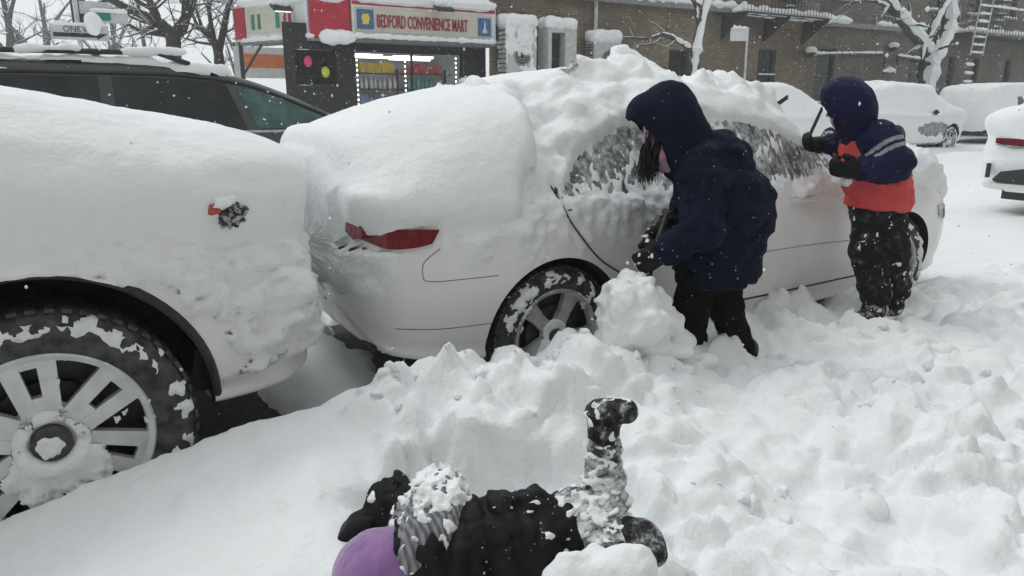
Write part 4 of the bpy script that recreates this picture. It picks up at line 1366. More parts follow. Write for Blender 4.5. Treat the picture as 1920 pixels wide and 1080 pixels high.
# ---------------- adult shovelling
adult = empty('person', (2.6, 2.25, .25), 'person in long dark navy hooded coat bending forward with a snow shovel', 'person')
fA = 3.22
hipA, midA, chA = J(1348, 470, fA), J(1362, 395, fA), J(1330, 318, fA)
shN, shF = J(1316, 322, fA - .15), J(1312, 315, fA + .16)
elN, wrN = J(1318, 428, fA - .24), J(1248, 470, fA - .18)
elF, wrF = J(1290, 400, fA + .20), J(1252, 424, fA + .08)
hdA = J(1252, 244, fA)
fwA = -RGT * .80 - UPV * .55 + FWD * .1
upA = -RGT * .5 + UPV * .8
legs = [[J(1312, 500, fA - .03), J(1298, 575, fA - .05), J(1290, 690, fA - .02)], [J(1352, 500, fA + .06), J(1362, 575, fA + .02), J(1396, 690, fA + .1)]]
def a_body(P):
    d = head_sdf(P, hdA, fwA, upA, .95)
    d = smin(d, chain(P, [(hdA - upA * .05 + RGT * .04, .05), (J(1300, 300, fA), .055), (chA, .12), (midA, .13), (hipA, .14)], .03), .02)
    for s_, e_, w_ in ((shN, elN, wrN), (shF, elF, wrF)):
        d = smin(d, chain(P, [(chA, .06), (s_, .055), (e_, .042), (w_, .028)], .02), .02)
    for L in legs:
        d = smin(d, chain(P, [(hipA, .09), (L[0], .08), (L[1], .058), (L[2], .038)], .03), .03)
    d = finger_hand(P, wrN + (-RGT * .8 - UPV * .4) * .055, -RGT * .8 - UPV * .5, 1, FWD * .8 - UPV * .2, .95, 1.0, d)
    d = finger_hand(P, wrF + (-RGT * .7 - UPV * .6) * .05, -RGT * .7 - UPV * .5, 1, -FWD * .7 - UPV * .5, .95, 1.0, d)
    return d
allA = [hdA, hipA, midA, chA, shN, shF, elN, wrN, elF, wrF] + [q for L in legs for q in L]
lo, hi = bounds(allA, .2)
blob('body', a_body, lo, hi, .0105, 'skin', adult)
def a_coat(P):
    d = chain(P, [(J(1296, 295, fA), .10), (chA, .162), (midA, .192), (hipA, .18), (J(1342, 500, fA), .183)], .06)
    d = smin(d, d_cone(P, chA + FWD * .05, .14, midA + FWD * .08, .17), .05)
    d = smin(d, chain(P, [(shN, .10), (elN, .082), (wrN + RGT * .01, .064)], .03), .045)
    d = smin(d, chain(P, [(shF, .10), (elF, .078), (wrF + RGT * .02, .058)], .03), .045)
    hem = (J(1342, 522, fA)[2] - P[..., 2]) + .06 * ((P - hipA) @ RGT) - .0
    d = -smin(-d, -hem, .015)
    # soft folds of the quilted cloth
    fold = .014 * np.abs(perlin(P * np.array([5, 5, 13.]) + 3)) + .008 * perlin(P * 17)
    arm = np.minimum(d_cone(P, shN, .1, elN, .08), d_cone(P, elN, .08, wrN, .06))
    return d - .010 + fold * 1.6 + .011 * crease(P * np.array([5, 5, 9.]) + 11) + .004 * crease(P * 14 + 3) + .004 * np.sin(((P - chA) @ UPV) * 40 + 3 * perlin(P * 6)) * (arm > .03)
lo, hi = bounds([hipA, midA, chA, shN, shF, elN, wrN, elF, wrF, J(1342, 522, fA), J(1296, 295, fA)], .26)
oC, vC, fC = cloth('coat', a_coat, lo, hi, .0085, 'navy_parka', adult)
def a_hood(P):
    d = chain(P, [(J(1247, 218, fA), .128), (J(1222, 222, fA), .108), (J(1212, 214, fA), .085)], .03)
    d = smin(d, chain(P, [(J(1250, 235, fA), .125), (J(1300, 300, fA), .125)], .04), .05)
    d = smin(d, d_cone(P, J(1258, 188, fA), .075, J(1285, 250, fA), .09), .06)
    cut = d_ell(P, J(1196, 290, fA), np.array([.115, .13, .17]), np.stack([RGT, FWD, UPV], 1))
    inner = d_cone(P, hdA - UPV * .01, .098, J(1212, 262, fA), .095)
    d = np.maximum(d, -smin(cut, inner, .02))
    return d + .006 * perlin(P * 11) + .004 * perlin(P * 25)
lo, hi = bounds([J(1247, 218, fA), J(1215, 215, fA), J(1300, 300, fA), J(1196, 290, fA)], .17)
oH, vH, fH = cloth('hood', a_hood, lo, hi, .0075, 'navy_parka', adult)
def a_trous(P):
    d = None
    for k, L in enumerate(legs):
        q = chain(P, [(L[0], .10), (L[1], .080), (L[2], .074)], .03)
        d = q if d is None else smin(d, q, .03)
    d = smin(d, d_ell(P, J(1336, 495, fA), (.16, .16, .13)), .04)
    return d + .010 * np.abs(perlin(P * np.array([8, 8, 5.]))) + .007 * crease(P * np.array([7, 7, 9.])) + .006 * perlin(P * 15)
lo, hi = bounds([q for L in legs for q in L], .17)
oT, vT, fT = cloth('trousers', a_trous, lo, hi, .0095, 'black_cloth', adult)
def a_boots(P):
    d = None
    for L in legs:
        q = smin(d_cone(P, L[2] + UPV * .10, .058, L[2] - UPV * .0, .055), d_ell(P, L[2] - RGT * .07 - UPV * .03, np.array([.12, .052, .045]), np.stack([RGT, FWD, UPV], 1)), .03)
        d = q if d is None else np.minimum(d, q)
    return d
lo, hi = bounds([L[2] for L in legs], .24)
for L in legs:
    cloth('boot', piece(a_boots, L[2], [q[2] for q in legs]), L[2] - .26, L[2] + .26, .012, 'black_plastic', adult)
def a_scarf(P):
    d = chain(P, [(J(1222, 262, fA - .055), .024), (J(1240, 290, fA - .06), .027), (J(1252, 312, fA - .04), .026)], .02)
    d = smin(d, chain(P, [(J(1217, 258, fA - .03), .030), (J(1228, 290, fA + .02), .04), (J(1250, 310, fA + .05), .04)], .02), .03)
    return d + .006 * perlin(P * 30)
lo, hi = bounds([J(1217, 255, fA), J(1250, 312, fA)], .12)
cloth('scarf', a_scarf, lo, hi, .007, 'pink_cloth', adult)
mb = MB()
r_ = np.random.default_rng(4)
for k in range(110):
    x0 = r_.uniform(1206, 1238); f0 = fA + r_.uniform(-.10, .07)
    p0 = J(x0 + 4, 258 + r_.uniform(-10, 8), f0); p1 = J(x0 - 3 + r_.uniform(-6, 6), 300, f0 - .01); p2 = J(x0 - 6 + r_.uniform(-14, 10), 318 + r_.uniform(0, 32), f0 + r_.uniform(-.02, .02))
    mb.tube([p0, (p0 + p1) / 2 + r_.normal(0, .004, 3), p1, (p1 + p2) / 2 + r_.normal(0, .005, 3), p2], [.0035, .0045, .004, .003, .001], 5)
mb.build('hair', 'dark_hair', adult, True)
def glove_fn(P):
    a = finger_hand(P, wrN + (-RGT * .8 - UPV * .4) * .055, -RGT * .8 - UPV * .5, 1, FWD * .8 - UPV * .2, 1.12, 1.0) - .004
    a = smin(a, d_cone(P, wrN, .05, wrN + (-RGT * .8 - UPV * .4) * .04, .042), .02)
    b = finger_hand(P, wrF + (-RGT * .7 - UPV * .6) * .05, -RGT * .7 - UPV * .5, 1, -FWD * .7 - UPV * .5, 1.12, 1.0) - .004
    b = smin(b, d_cone(P, wrF, .048, wrF + (-RGT * .7 - UPV * .6) * .04, .042), .02)
    return np.minimum(a, b)
lo, hi = bounds([wrN, wrF], .17)
for w_, o_ in ((wrN, wrF), (wrF, wrN)):
    cloth('glove', piece(glove_fn, w_, (w_, o_)), w_ - .15, w_ + .15, .006, 'black_nylon', adult)
speck_mesh('caught_flakes', vC, fC, 230, adult, .001, .005, 3)
speck_mesh('caught_flakes', vH, fH, 60, adult, .001, .0035, 4)
speck_mesh('caught_flakes', vT, fT, 80, adult, .001, .004, 5)
vS, fS = sdf_mesh(sticky(glove_fn, .012, .004, 40), lo, hi, .008)
setp(mesh_obj('stuck_snow', vS, fS, 'snow', adult), kind='stuff')

# shovel with its load of snow
shovel = empty('snow_shovel', J(1180, 640, 3.0), 'snow shovel held by the person in the dark coat, blade loaded with snow', 'shovel')
s0, s1 = J(1252, 400, fA + .02), J(1221, 493, fA - .15)
s2 = J(1212, 535, 3.05)
mb = MB(); mb.tube([s0, s1, s2], .016, 10); mb.build('shaft', 'black_plastic', shovel, True)
mb = MB(); mb.tube([s0 - FWD * .06, s0 + FWD * .06], .016, 10); mb.build('grip', 'black_plastic', shovel, True)
bl = MB()
bd = (s2 - s1) / np.linalg.norm(s2 - s1); bd2 = bd * .3 - UPV * .2 - RGT * .9; bd2 /= np.linalg.norm(bd2)
N_ = 12
rows = []
b0_, b1_ = J(1208, 520, 3.06), J(1238, 640, 3.04)
for i in range(N_):
    t = i / (N_ - 1)
    c = b0_ * (1 - t) + b1_ * t + RGT * (.05 * math.sin(t * math.pi))
    rows.append([c + FWD * (w * .15) + RGT * (-.03 * (abs(w) ** 2)) for w in np.linspace(-1, 1, 11)])
rows = np.array(rows)
v = np.concatenate([rows.reshape(-1, 3), rows.reshape(-1, 3) + RGT * .008 - UPV * .004])
q = []
for i in range(N_ - 1):
    for j in range(10):
        a = i * 11 + j; q += [(a, a + 1, a + 12, a + 11), (132 + a, 132 + a + 11, 132 + a + 12, 132 + a + 1)]
bl.add(v, q); bl.build('blade', 'black_plastic', shovel, True)
def f_load(P):
    d = d_ell(P, J(1192, 595, 2.96), np.array([.165, .18, .14]), np.stack([RGT, FWD, UPV], 1))
    d = smin(d, d_ell(P, J(1182, 550, 2.96), np.array([.095, .12, .085]), np.stack([RGT, FWD, UPV], 1)), .05)
    d = smin(d, d_ell(P, J(1232, 605, 2.98), np.array([.11, .11, .10]), np.stack([RGT, FWD, UPV], 1)), .04)
    d = smin(d, d_ell(P, J(1268, 645, 2.97), np.array([.10, .11, .05]), np.stack([RGT, FWD, UPV], 1)), .04)
    d = smin(d, d_ell(P, J(1190, 640, 2.95), np.array([.16, .14, .06]), np.stack([RGT, FWD, UPV], 1)), .04)
    w = worley(P * 6.5 + 1.3) - .5
    sl = np.maximum((P - J(1225, 560, 2.95)) @ (RGT * .8 + UPV * .6) - .055, (P - J(1150, 560, 2.95)) @ (-RGT * .9 + UPV * .3) - .045)
    d = np.maximum(d, sl)
    return d + .06 * w + .034 * fbm(P * 8, 4) + .016 * (worley(P * 17) - .5) + .012 * crease(P * 9, .2)
lo, hi = bounds([J(1190, 592, 3.0), J(1268, 645, 2.95), J(1180, 535, 3.0), J(1150, 650, 2.95)], .27)
v, f = sdf_mesh(f_load, lo, hi, .009)
o = mesh_obj('snow_load', v, f, 'snow')
setp(o, 'big chunk of snow lifted on the shovel beside the rear wheel', 'snow')

# ---------------- child brushing the windscreen
kid = empty('person', (3.9, 2.25, .28), 'child in navy and red hooded jacket brushing snow off the sedan', 'person')
fB = 3.98
hdB = J(1585, 205, fB)
fwB = -RGT * .66 + FWD * .72 - UPV * .18
nkB, chB, wsB = J(1612, 247, fB), J(1632, 285, fB), J(1646, 358, fB)
shBn, shBf = J(1652, 258, fB - .12), J(1600, 256, fB + .13)
elBn, wrBn = J(1682, 308, fB - .20), J(1608, 318, fB - .18)
elBf, wrBf = J(1580, 272, fB + .22), J(1545, 271, fB + .28)
lgB = [[J(1632, 390, fB), J(1626, 470, fB - .04), J(1640, 562, fB - .10)], [J(1664, 390, fB - .02), J(1672, 465, fB - .04), J(1676, 552, fB + .02)]]
def b_body(P):
    d = head_sdf(P, hdB, fwB, UPV, .86)
    d = smin(d, chain(P, [(hdB - UPV * .05, .045), (nkB, .045), (chB, .09), (wsB, .10)], .03), .02)
    for s_, e_, w_ in ((shBn, elBn, wrBn), (shBf, elBf, wrBf)):
        d = smin(d, chain(P, [(chB, .05), (s_, .042), (e_, .033), (w_, .024)], .02), .02)
    for L in lgB:
        d = smin(d, chain(P, [(wsB, .07), (L[0], .065), (L[1], .05), (L[2], .034)], .03), .03)
    d = finger_hand(P, wrBn - RGT * .05, -RGT, 1, FWD * .6 + UPV * .5, .8, 1.0, d)
    d = finger_hand(P, wrBf - RGT * .045, -RGT, 1, -FWD * .4 + UPV * .4, .8, .9, d)
    return d
lo, hi = bounds([hdB, chB, wsB, elBn, wrBn, wrBf, elBf] + [q for L in lgB for q in L], .16)
blob('body', b_body, lo, hi, .0105, 'skin', kid)
def b_jacket(P):
    d = chain(P, [(nkB, .09), (chB, .145), (J(1640, 325, fB), .158), (J(1648, 368, fB), .168)], .05)
    d = smin(d, chain(P, [(shBn, .090), (elBn, .074), (wrBn + RGT * .03, .056)], .03), .035)
    d = smin(d, chain(P, [(shBf, .085), (elBf, .066), (wrBf + RGT * .03, .052)], .03), .035)
    hem = (J(1645, 388, fB)[2] - P[..., 2]) - .10 * ((P - wsB) @ RGT)
    d = -smin(-d, -hem, .012)
    h = (P - wsB) @ UPV
    quilt = .010 * np.abs(np.sin(h * 26 + 1.2 * perlin(P * 5)))
    return d - .006 + .007 * crease(P * np.array([9, 9, 14.]) + 5) + .011 * np.abs(perlin(P * np.array([7, 7, 14.]))) - .5 * quilt + .004 * perlin(P * 25)
def b_fm(c):
    near_arm = np.minimum(d_cone(c, shBn, .092, elBn, .076), d_cone(c, elBn, .076, wrBn, .058))
    far_arm = np.minimum(d_cone(c, shBf, .088, elBf, .07), d_cone(c, elBf, .07, wrBf, .055))
    rel = c - chB
    yoke = (rel @ UPV) > (.035 - .18 * (rel @ RGT) )
    sleeve = (near_arm < .03) | (far_arm < .012)
    out = np.where(yoke | sleeve, 0, 1)
    # two reflective bands round the upper sleeve
    ax_ = elBn - shBn; L_ = np.linalg.norm(ax_); ax_ = ax_ / L_
    t = (c - shBn) @ ax_
    band = (np.abs(t - .055) < .0105) | (np.abs(t - .092) < .0105)
    up = d_cone(c, shBn, .092, elBn, .076) < .022
    return np.where(band & up & (t > 0), 2, out)
lo, hi = bounds([nkB, chB, wsB, shBn, shBf, elBn, wrBn, elBf, wrBf, J(1645, 392, fB)], .22)
oJ, vJ, fJ = cloth('jacket', b_jacket, lo, hi, .0075, None, kid, ['navy_nylon', 'red_nylon', 'grey_reflective'], b_fm)
def b_hood(P):
    rot = np.stack([-fwB / np.linalg.norm(fwB), np.cross(UPV, -fwB) / np.linalg.norm(np.cross(UPV, fwB)), UPV], 1)
    d = d_ell(P, J(1593, 196, fB), np.array([.135, .128, .145]), rot)
    d = smin(d, d_cone(P, J(1600, 225, fB), .10, J(1612, 258, fB), .10), .05)
    d = smin(d, d_cone(P, J(1566, 180, fB), .07, J(1572, 195, fB), .08), .05)
    inner = d_cone(P, hdB, .10, hdB + fwB * .25 - UPV * .05, .115)
    d = np.maximum(d, -inner)
    seam_ = .004 * np.exp(-(((P - hdB) @ np.cross(fwB, UPV)) / .012) ** 2)
    return d + .005 * perlin(P * 12) + seam_ + .003 * perlin(P * 30)
lo, hi = bounds([J(1593, 196, fB), J(1612, 258, fB), J(1560, 190, fB)], .18)
oHB, vHB, fHB = cloth('hood', b_hood, lo, hi, .0075, 'navy_nylon', kid)
def b_pants(P):
    d = None
    for L in lgB:
        q = chain(P, [(L[0], .098), (L[1], .085), (L[2] + UPV * .03, .078)], .03)
        d = q if d is None else smin(d, q, .018)
    d = smin(d, d_ell(P, J(1648, 385, fB), (.145, .145, .11)), .04)
    return d + .014 * np.abs(perlin(P * np.array([9, 9, 13.]))) + .008 * crease(P * np.array([8, 8, 15.])) + .006 * perlin(P * 22) - .008
lo, hi = bounds([q for L in lgB for q in L] + [J(1648, 380, fB)], .16)
oP, vP, fP = cloth('snow_trousers', b_pants, lo, hi, .009, 'frosted_trousers', kid)
v, f = sdf_mesh(sticky(b_pants, .020, .0115, 27, 5, 3.0, (1, 1, .6)), lo, hi, .0075)
setp(mesh_obj('stuck_snow', v, f, 'snow', kid), kind='stuff')
def b_boots(P):
    d = None
    for k, L in enumerate(lgB):
        tw = (-RGT * .75 - FWD * .6) if k == 0 else (RGT * .15 + FWD * .9)
        q = smin(d_cone(P, L[2] + UPV * .06, .066, L[2] - UPV * .06, .058), d_cone(P, L[2] - UPV * .075, .05, L[2] + tw * .13 - UPV * .085, .042), .03)
        d = q if d is None else np.minimum(d, q)
    return d + .005 * perlin(P * 30)
lo, hi = bounds([L[2] for L in lgB], .26)
for L in lgB:
    cloth('boot', piece(b_boots, L[2], [q[2] for q in lgB]), L[2] - .26, L[2] + .26, .010, 'frosted_boot', kid)
v, f = sdf_mesh(sticky(b_boots, .03, .010, 22, 4, 6.0), lo, hi, .010)
setp(mesh_obj('stuck_snow', v, f, 'snow', kid), kind='stuff')
def b_gloves(P):
    a = finger_hand(P, wrBn - RGT * .05, -RGT, 1, FWD * .6 + UPV * .5, 1.0, 1.0) - .006
    a = smin(a, d_cone(P, wrBn + RGT * .02, .05, wrBn - RGT * .03, .042), .02)
    b = finger_hand(P, wrBf - RGT * .045, -RGT, 1, -FWD * .4 + UPV * .4, 1.0, .9) - .006
    b = smin(b, d_cone(P, wrBf + RGT * .02, .048, wrBf - RGT * .03, .042), .02)
    return np.minimum(a, b)
lo, hi = bounds([wrBn, wrBf], .18)
def pair(fn, c, r): return lambda P: np.maximum(fn(P), np.linalg.norm(P - c, axis=-1) - r)
for w_ in (wrBn, wrBf):
    c = w_ - RGT * .03
    cloth('glove', pair(b_gloves, c, .15), c - .16, c + .16, .0075, 'black_nylon', kid)
speck_mesh('caught_flakes', vJ, fJ, 90, kid, .001, .004, 8)
speck_mesh('caught_flakes', vHB, fHB, 40, kid, .001, .0035, 9)
# brush in the near hand, scraper stick in the far one
br = empty('snow_brush', J(1580, 320, fB - .18), 'snow brush with pale blade held in the child\'s near hand', 'snow brush')
h0, h1 = J(1606, 296, fB - .20), J(1556, 322, fB - .14)
mb = MB(); mb.tube([h0, h1], .013, 10); mb.build('handle', 'black_plastic', br, True)
mb = MB(); mb.tube([J(1598, 298, fB - .205), J(1590, 302, fB - .20)], .0145, 10); mb.build('grip_band', 'sign_orange', br, True)
mb = MB(); mb.box(J(1578, 338, fB - .10), (.05, .16, .05), np.stack([RGT, FWD, UPV], 1), .012); mb.build('blade', 'white_panel', br, True)
sc_ = empty('ice_scraper', J(1525, 270, fB + .3), 'short black scraper in the child\'s far hand, against the windscreen', 'scraper')
mb = MB(); mb.tube([J(1548, 268, fB + .27), J(1518, 266, fB + .36)], .014, 8); mb.build('handle', 'black_plastic', sc_, True)
mb = MB(); mb.box(J(1516, 267, fB + .37), (.025, .11, .05), np.stack([RGT, FWD, UPV], 1), .006); mb.build('blade', 'black_plastic', sc_, True)

# ---------------- child lying in the snow
kid2 = empty('person', (.85, 1.3, .33), 'child lying face down in the snow in purple hat, one leg kicked up', 'person')
hdC = J(722, 1072, 1.40)
chC, wsC, hpC = J(850, 1050, 1.42), J(960, 1035, 1.44), J(1050, 1000, 1.46)
shC, elC, hnC = J(790, 985, 1.54), J(735, 940, 1.62), J(705, 965, 1.60)
knC, anC = J(1140, 948, 1.49), J(1132, 815, 1.53)
kn2, an2 = J(1135, 1010, 1.42), J(1180, 1015, 1.40)
def c_body(P):
    d = head_sdf(P, hdC, -FWD * .35 - UPV * .8 - RGT * .3, -RGT * .8 - FWD * .3 + UPV * .2, .66)
    d = smin(d, chain(P, [(hdC + RGT * .06, .045), (chC, .07), (wsC, .08), (hpC, .085)], .03), .02)
    d = smin(d, chain(P, [(chC, .05), (shC, .038), (elC, .03), (hnC, .024)], .02), .02)
    d = smin(d, chain(P, [(hpC, .06), (knC, .026), (anC, .018)], .02), .03)
    d = smin(d, chain(P, [(hpC, .06), (kn2, .028), (an2, .02)], .02), .03)
    d = finger_hand(P, hnC - RGT * .03 - UPV * .02, -RGT * .8 - UPV * .4, 1, -UPV, .72, .7, d)
    return d
lo, hi = bounds([hdC, chC, hpC, elC, knC, anC, an2], .13)
blob('body', c_body, lo, hi, .0085, 'skin', kid2)
def c_jacket(P):
    d = chain(P, [(J(815, 1040, 1.42), .085), (chC, .105), (wsC, .112), (J(1022, 1018, 1.45), .104)], .04)
    d = smin(d, chain(P, [(J(800, 1010, 1.50), .07), (shC, .058), (elC, .044), (J(712, 935, 1.64), .030)], .03), .03)
    d = smin(d, chain(P, [(elC, .045), (hnC, .036)], .02), .02)
    ax_ = (J(1022, 1018, 1.45) - chC); L_ = np.linalg.norm(ax_); ax_ /= L_
    t = (P - chC) @ ax_
    d = np.maximum(d, t - (L_ + .055))
    return d + .026 * np.abs(perlin(np.stack([t * 15, (P @ UPV) * 6, (P @ FWD) * 6], -1) + 2)) + .010 * perlin(P * 14) + .009 * crease(np.stack([t * 14, (P @ UPV) * 9, (P @ FWD) * 9], -1) + 7, .14) + .005 * crease(P * 22 + 1, .14) - .012 - .016 * np.abs(np.sin(math.pi * (t + .02 * perlin(P * 5)) / .078)) * (np.abs(t - .1) < .22)
lo, hi = bounds([chC, wsC, hpC, shC, elC, hnC, J(800, 1010, 1.5)], .17)
oJ2, vJ2, fJ2 = cloth('jacket', c_jacket, lo, hi, .006, 'black_nylon', kid2)
v, f = sdf_mesh(sticky(c_jacket, .034, .0215, 17, 4, 7.3, (1, 1, 1)), lo, hi, .007)
setp(mesh_obj('stuck_snow', v, f, 'snow', kid2), kind='stuff')
speck_mesh('caught_flakes', vJ2, fJ2, 220, kid2, .001, .0042, 12)
def c_mitten(P): return finger_hand(P, hnC - RGT * .03 - UPV * .02, -RGT * .8 - UPV * .4, 1, -UPV, .86, .7) - .008
cloth('glove', c_mitten, hnC - .17, hnC + .13, .0075, 'black_nylon', kid2)
def c_hat(P):
    rot = np.stack([RGT, FWD, UPV], 1)
    d = d_ell(P, J(716, 1078, 1.40), np.array([.108, .105, .098]), rot)
    rib = .0025 * np.exp(-(((P - hdC) @ (RGT * .5 + FWD * .85)) / .006) ** 2)
    return d + .003 * perlin(P * 14) + rib + .0015 * perlin(P * 60)
lo, hi = bounds([J(716, 1078, 1.40)], .15)
cloth('fleece_hat', c_hat, lo, hi, .0055, 'purple_fleece', kid2)
v, f = sdf_mesh(sticky(c_hat, .016, .0115, 26, 3, 1.0), lo, hi, .0055)
setp(mesh_obj('stuck_snow', v, f, 'snow', kid2), kind='stuff')
def c_hood(P):
    d = chain(P, [(J(826, 922, 1.53), .052), (J(822, 958, 1.47), .066), (J(812, 1005, 1.41), .062), (J(795, 1040, 1.38), .055)], .03)
    d = smin(d, d_cone(P, J(775, 965, 1.53), .042, J(752, 1005, 1.48), .038), .03)
    ax_ = J(826, 925, 1.56) - J(790, 1020, 1.46); ax_ /= np.linalg.norm(ax_)
    t = (P - J(790, 1020, 1.46)) @ ax_
    s_ = (P - J(790, 1020, 1.46)) @ RGT
    rib = .0045 * np.abs(np.sin((s_ * 1.0 - t * .22) * 150 + 2 * perlin(P * 9)))
    return d + .010 * perlin(P * 11) - rib
lo, hi = bounds([J(826, 915, 1.54), J(790, 1045, 1.37), J(745, 1010, 1.50)], .12)
cloth('knit_hood', c_hood, lo, hi, .0048, 'grey_knit', kid2)
topH = J(826, 900, 1.57)
def c_hood_snow(P):
    up = sstep(-.04, .16, (P - J(800, 1000, 1.48)) @ UPV + .25 * ((P - J(800, 1000, 1.48)) @ FWD))
    return c_hood(P) - (.016 * fbm(P * 34, 4, .6) + .012 * up - .0085)
v, f = sdf_mesh(c_hood_snow, lo, hi, .0055)
setp(mesh_obj('stuck_snow', v, f, 'snow', kid2), kind='stuff')
def c_pants(P):
    d = chain(P, [(J(1040, 1010, 1.45), .090), (J(1085, 972, 1.47), .066), (knC, .043), (knC * .5 + anC * .5, .036), (anC - UPV * .02, .034)], .025)
    d = smin(d, chain(P, [(J(1050, 1040, 1.42), .08), (kn2, .045), (an2, .038)], .03), .025)
    t = (P - knC) @ (anC - knC) / np.linalg.norm(anC - knC)
    return d + .012 * np.abs(perlin(np.stack([(P @ RGT) * 7, (P @ FWD) * 7, (P @ UPV) * 24], -1) + 5)) + .007 * crease(np.stack([(P @ RGT) * 9, (P @ FWD) * 9, (P @ UPV) * 26], -1) + 1, .16) + .006 * perlin(P * 24) - .007
lo, hi = bounds([J(1040, 1010, 1.45), knC, anC, kn2, an2], .13)
cloth('snow_trousers', c_pants, lo, hi, .005, 'frosted_leg', kid2)
def c_pants_snow(P):
    zz = P[..., 2]
    thigh = sstep(.20, .02, np.linalg.norm(P - J(1090, 960, 1.47), axis=-1))
    st_ = fbm(np.stack([(P @ RGT) * 34, (P @ FWD) * 34, (P @ UPV) * 75], -1), 5, .62, off=2.2)
    return c_pants(P) - (.013 * st_ + .005 * thigh - .0055)
v, f = sdf_mesh(c_pants_snow, lo, hi, .005)
setp(mesh_obj('stuck_snow', v, f, 'snow', kid2), kind='stuff')
def c_boots(P):
    a = smin(d_cone(P, anC - UPV * .01, .036, anC + UPV * .035, .037), d_cone(P, J(1122, 772, 1.54), .030, J(1174, 772, 1.50), .028), .015)
    b = smin(d_cone(P, an2, .045, an2 + RGT * .03, .044), d_cone(P, J(1185, 1005, 1.41), .040, J(1222, 1035, 1.36), .034), .02)
    return np.minimum(a, b) + .004 * perlin(P * 40)
def c_boot_fm(c):
    n = perlin(c * 13 + 4)
    return np.where(n > .45, 1, 0)
lo, hi = bounds([anC, J(1118, 765, 1.545), J(1172, 768, 1.50), an2, J(1222, 1035, 1.36)], .1)
cA, cB = J(1140, 780, 1.53), J(1200, 1020, 1.39)
for c in (cA, cB):
    cloth('boot', piece(c_boots, c, (cA, cB)), c - .17, c + .17, .0055, None, kid2, ['frosted_boot', 'pink_cloth'], c_boot_fm)
v, f = sdf_mesh(sticky(c_boots, .016, .0085, 34, 4, 9.0), lo, hi, .006)
setp(mesh_obj('stuck_snow', v, f, 'snow', kid2), kind='stuff')
# lumps of snow pushed up round the child
def f_l1(P):
    rot = np.stack([RGT, FWD, UPV], 1)
    d = d_ell(P, J(1110, 1080, 1.30), np.array([.09, .06, .05]), rot)
    d = smin(d, d_ell(P, J(1175, 1075, 1.28), np.array([.06, .05, .04]), rot), .03)
    return d + .03 * (worley(P * 11) - .5) + .015 * fbm(P * 14, 3)
lo, hi = bounds([J(1110, 1080, 1.30), J(1175, 1075, 1.28)], .13)
v, f = sdf_mesh(f_l1, lo, hi, .007)
setp(mesh_obj('snow_lump', v, f, 'snow'), 'rounded snow lump beside the lying child\'s lower boot', 'snow')

# ================================================================== BUILDINGS ACROSS THE STREET
def wall_grid(mb, x0, x1, z0, z1, y, holes, depth=.16, step=None):
    xs = sorted({x0, x1, *[h[0] for h in holes], *[h[1] for h in holes]})
    zs = sorted({z0, z1, *[h[2] for h in holes], *[h[3] for h in holes]})
    for a, b in zip(xs[:-1], xs[1:]):
        for c, d in zip(zs[:-1], zs[1:]):
            mx, mz = (a + b) / 2, (c + d) / 2
            if any(h[0] < mx < h[1] and h[2] < mz < h[3] for h in holes): continue
            mb.add([(a, y, c), (b, y, c), (b, y, d), (a, y, d)], [(0, 1, 2, 3)])
    for (a, b, c, d) in holes:
        mb.add([(a, y, c), (a, y, d), (a, y + depth, d), (a, y + depth, c)], [(0, 1, 2, 3)])
        mb.add([(b, y, c), (b, y, d), (b, y + depth, d), (b, y + depth, c)], [(0, 1, 2, 3)])
        mb.add([(a, y, d), (b, y, d), (b, y + depth, d), (a, y + depth, d)], [(0, 1, 2, 3)])
        mb.add([(a, y, c), (b, y, c), (b, y + depth, c), (a, y + depth, c)], [(0, 1, 2, 3)])
    return mb
def window_part(parent, h, y, bars=False, sash=True):
    a, b, c, d = h
    fb = MB(); t = .05
    fb.box(((a + b) / 2, y + .11, d - t / 2), (b - a, .06, t)); fb.box(((a + b) / 2, y + .11, c + t / 2), (b - a, .06, t))
    fb.box((a + t / 2, y + .11, (c + d) / 2), (t, .06, d - c - 2 * t)); fb.box((b - t / 2, y + .11, (c + d) / 2), (t, .06, d - c - 2 * t))
    if sash: fb.box(((a + b) / 2, y + .108, (c + d) / 2), (b - a - 2 * t, .05, .04))
    w = fb.build('window', 'dark_metal', parent)
    pb = MB(); pb.box(((a + b) / 2, y + .135, (c + d) / 2), (b - a - .02, .012, d - c - .02)); pb.build('pane', 'window_glass', w)
    sb = MB(); sb.box(((a + b) / 2, y - .04, c - .05), (b - a + .16, .18, .08)); sb.build('sill', 'concrete', w)
    s_ = snow_bar((a - .06, y - .05, c - .005), (b + .06, y - .05, c - .005), .055, 'sill_snow', w)
    if bars:
        gb = MB()
        for k in range(7):
            x = a + (b - a) * (k + .5) / 7
            gb.tube([(x, y - .05, c), (x, y - .05, d)], .011, 5)
        for zz in (c + .05, (c + d) / 2, d - .05): gb.tube([(a, y - .05, zz), (b, y - .05, zz)], .011, 5)
        gb.build('window_grille', 'dark_metal', w)
        snow_bar((a, y - .055, (c + d) / 2 + .015), (b, y - .055, (c + d) / 2 + .015), .024, 'grille_snow', w)
    return w
def snow_bar(a, b, r, name, parent, wob=.35, n=None):
    """a ragged strip of snow lying along a ledge, pipe or branch"""
    a, b = np.array(a, float), np.array(b, float)
    L = np.linalg.norm(b - a); n = n or max(4, int(L / (r * 1.4)))
    n = min(n, 60)
    pts = [a + (b - a) * k / (n - 1) for k in range(n)]
    nz = fbm(np.array(pts) * (.45 / r), 3)
    mb = MB(); mb.tube([p + np.array([0, 0, r * .25 * q]) for p, q in zip(pts, nz)], [max(r * (1 + wob * q * 1.6), r * .15) * (.3 if k in (0, n - 1) else 1) for k, q in enumerate(nz)], 8)
    return mb.build(name, 'snow', parent, True)
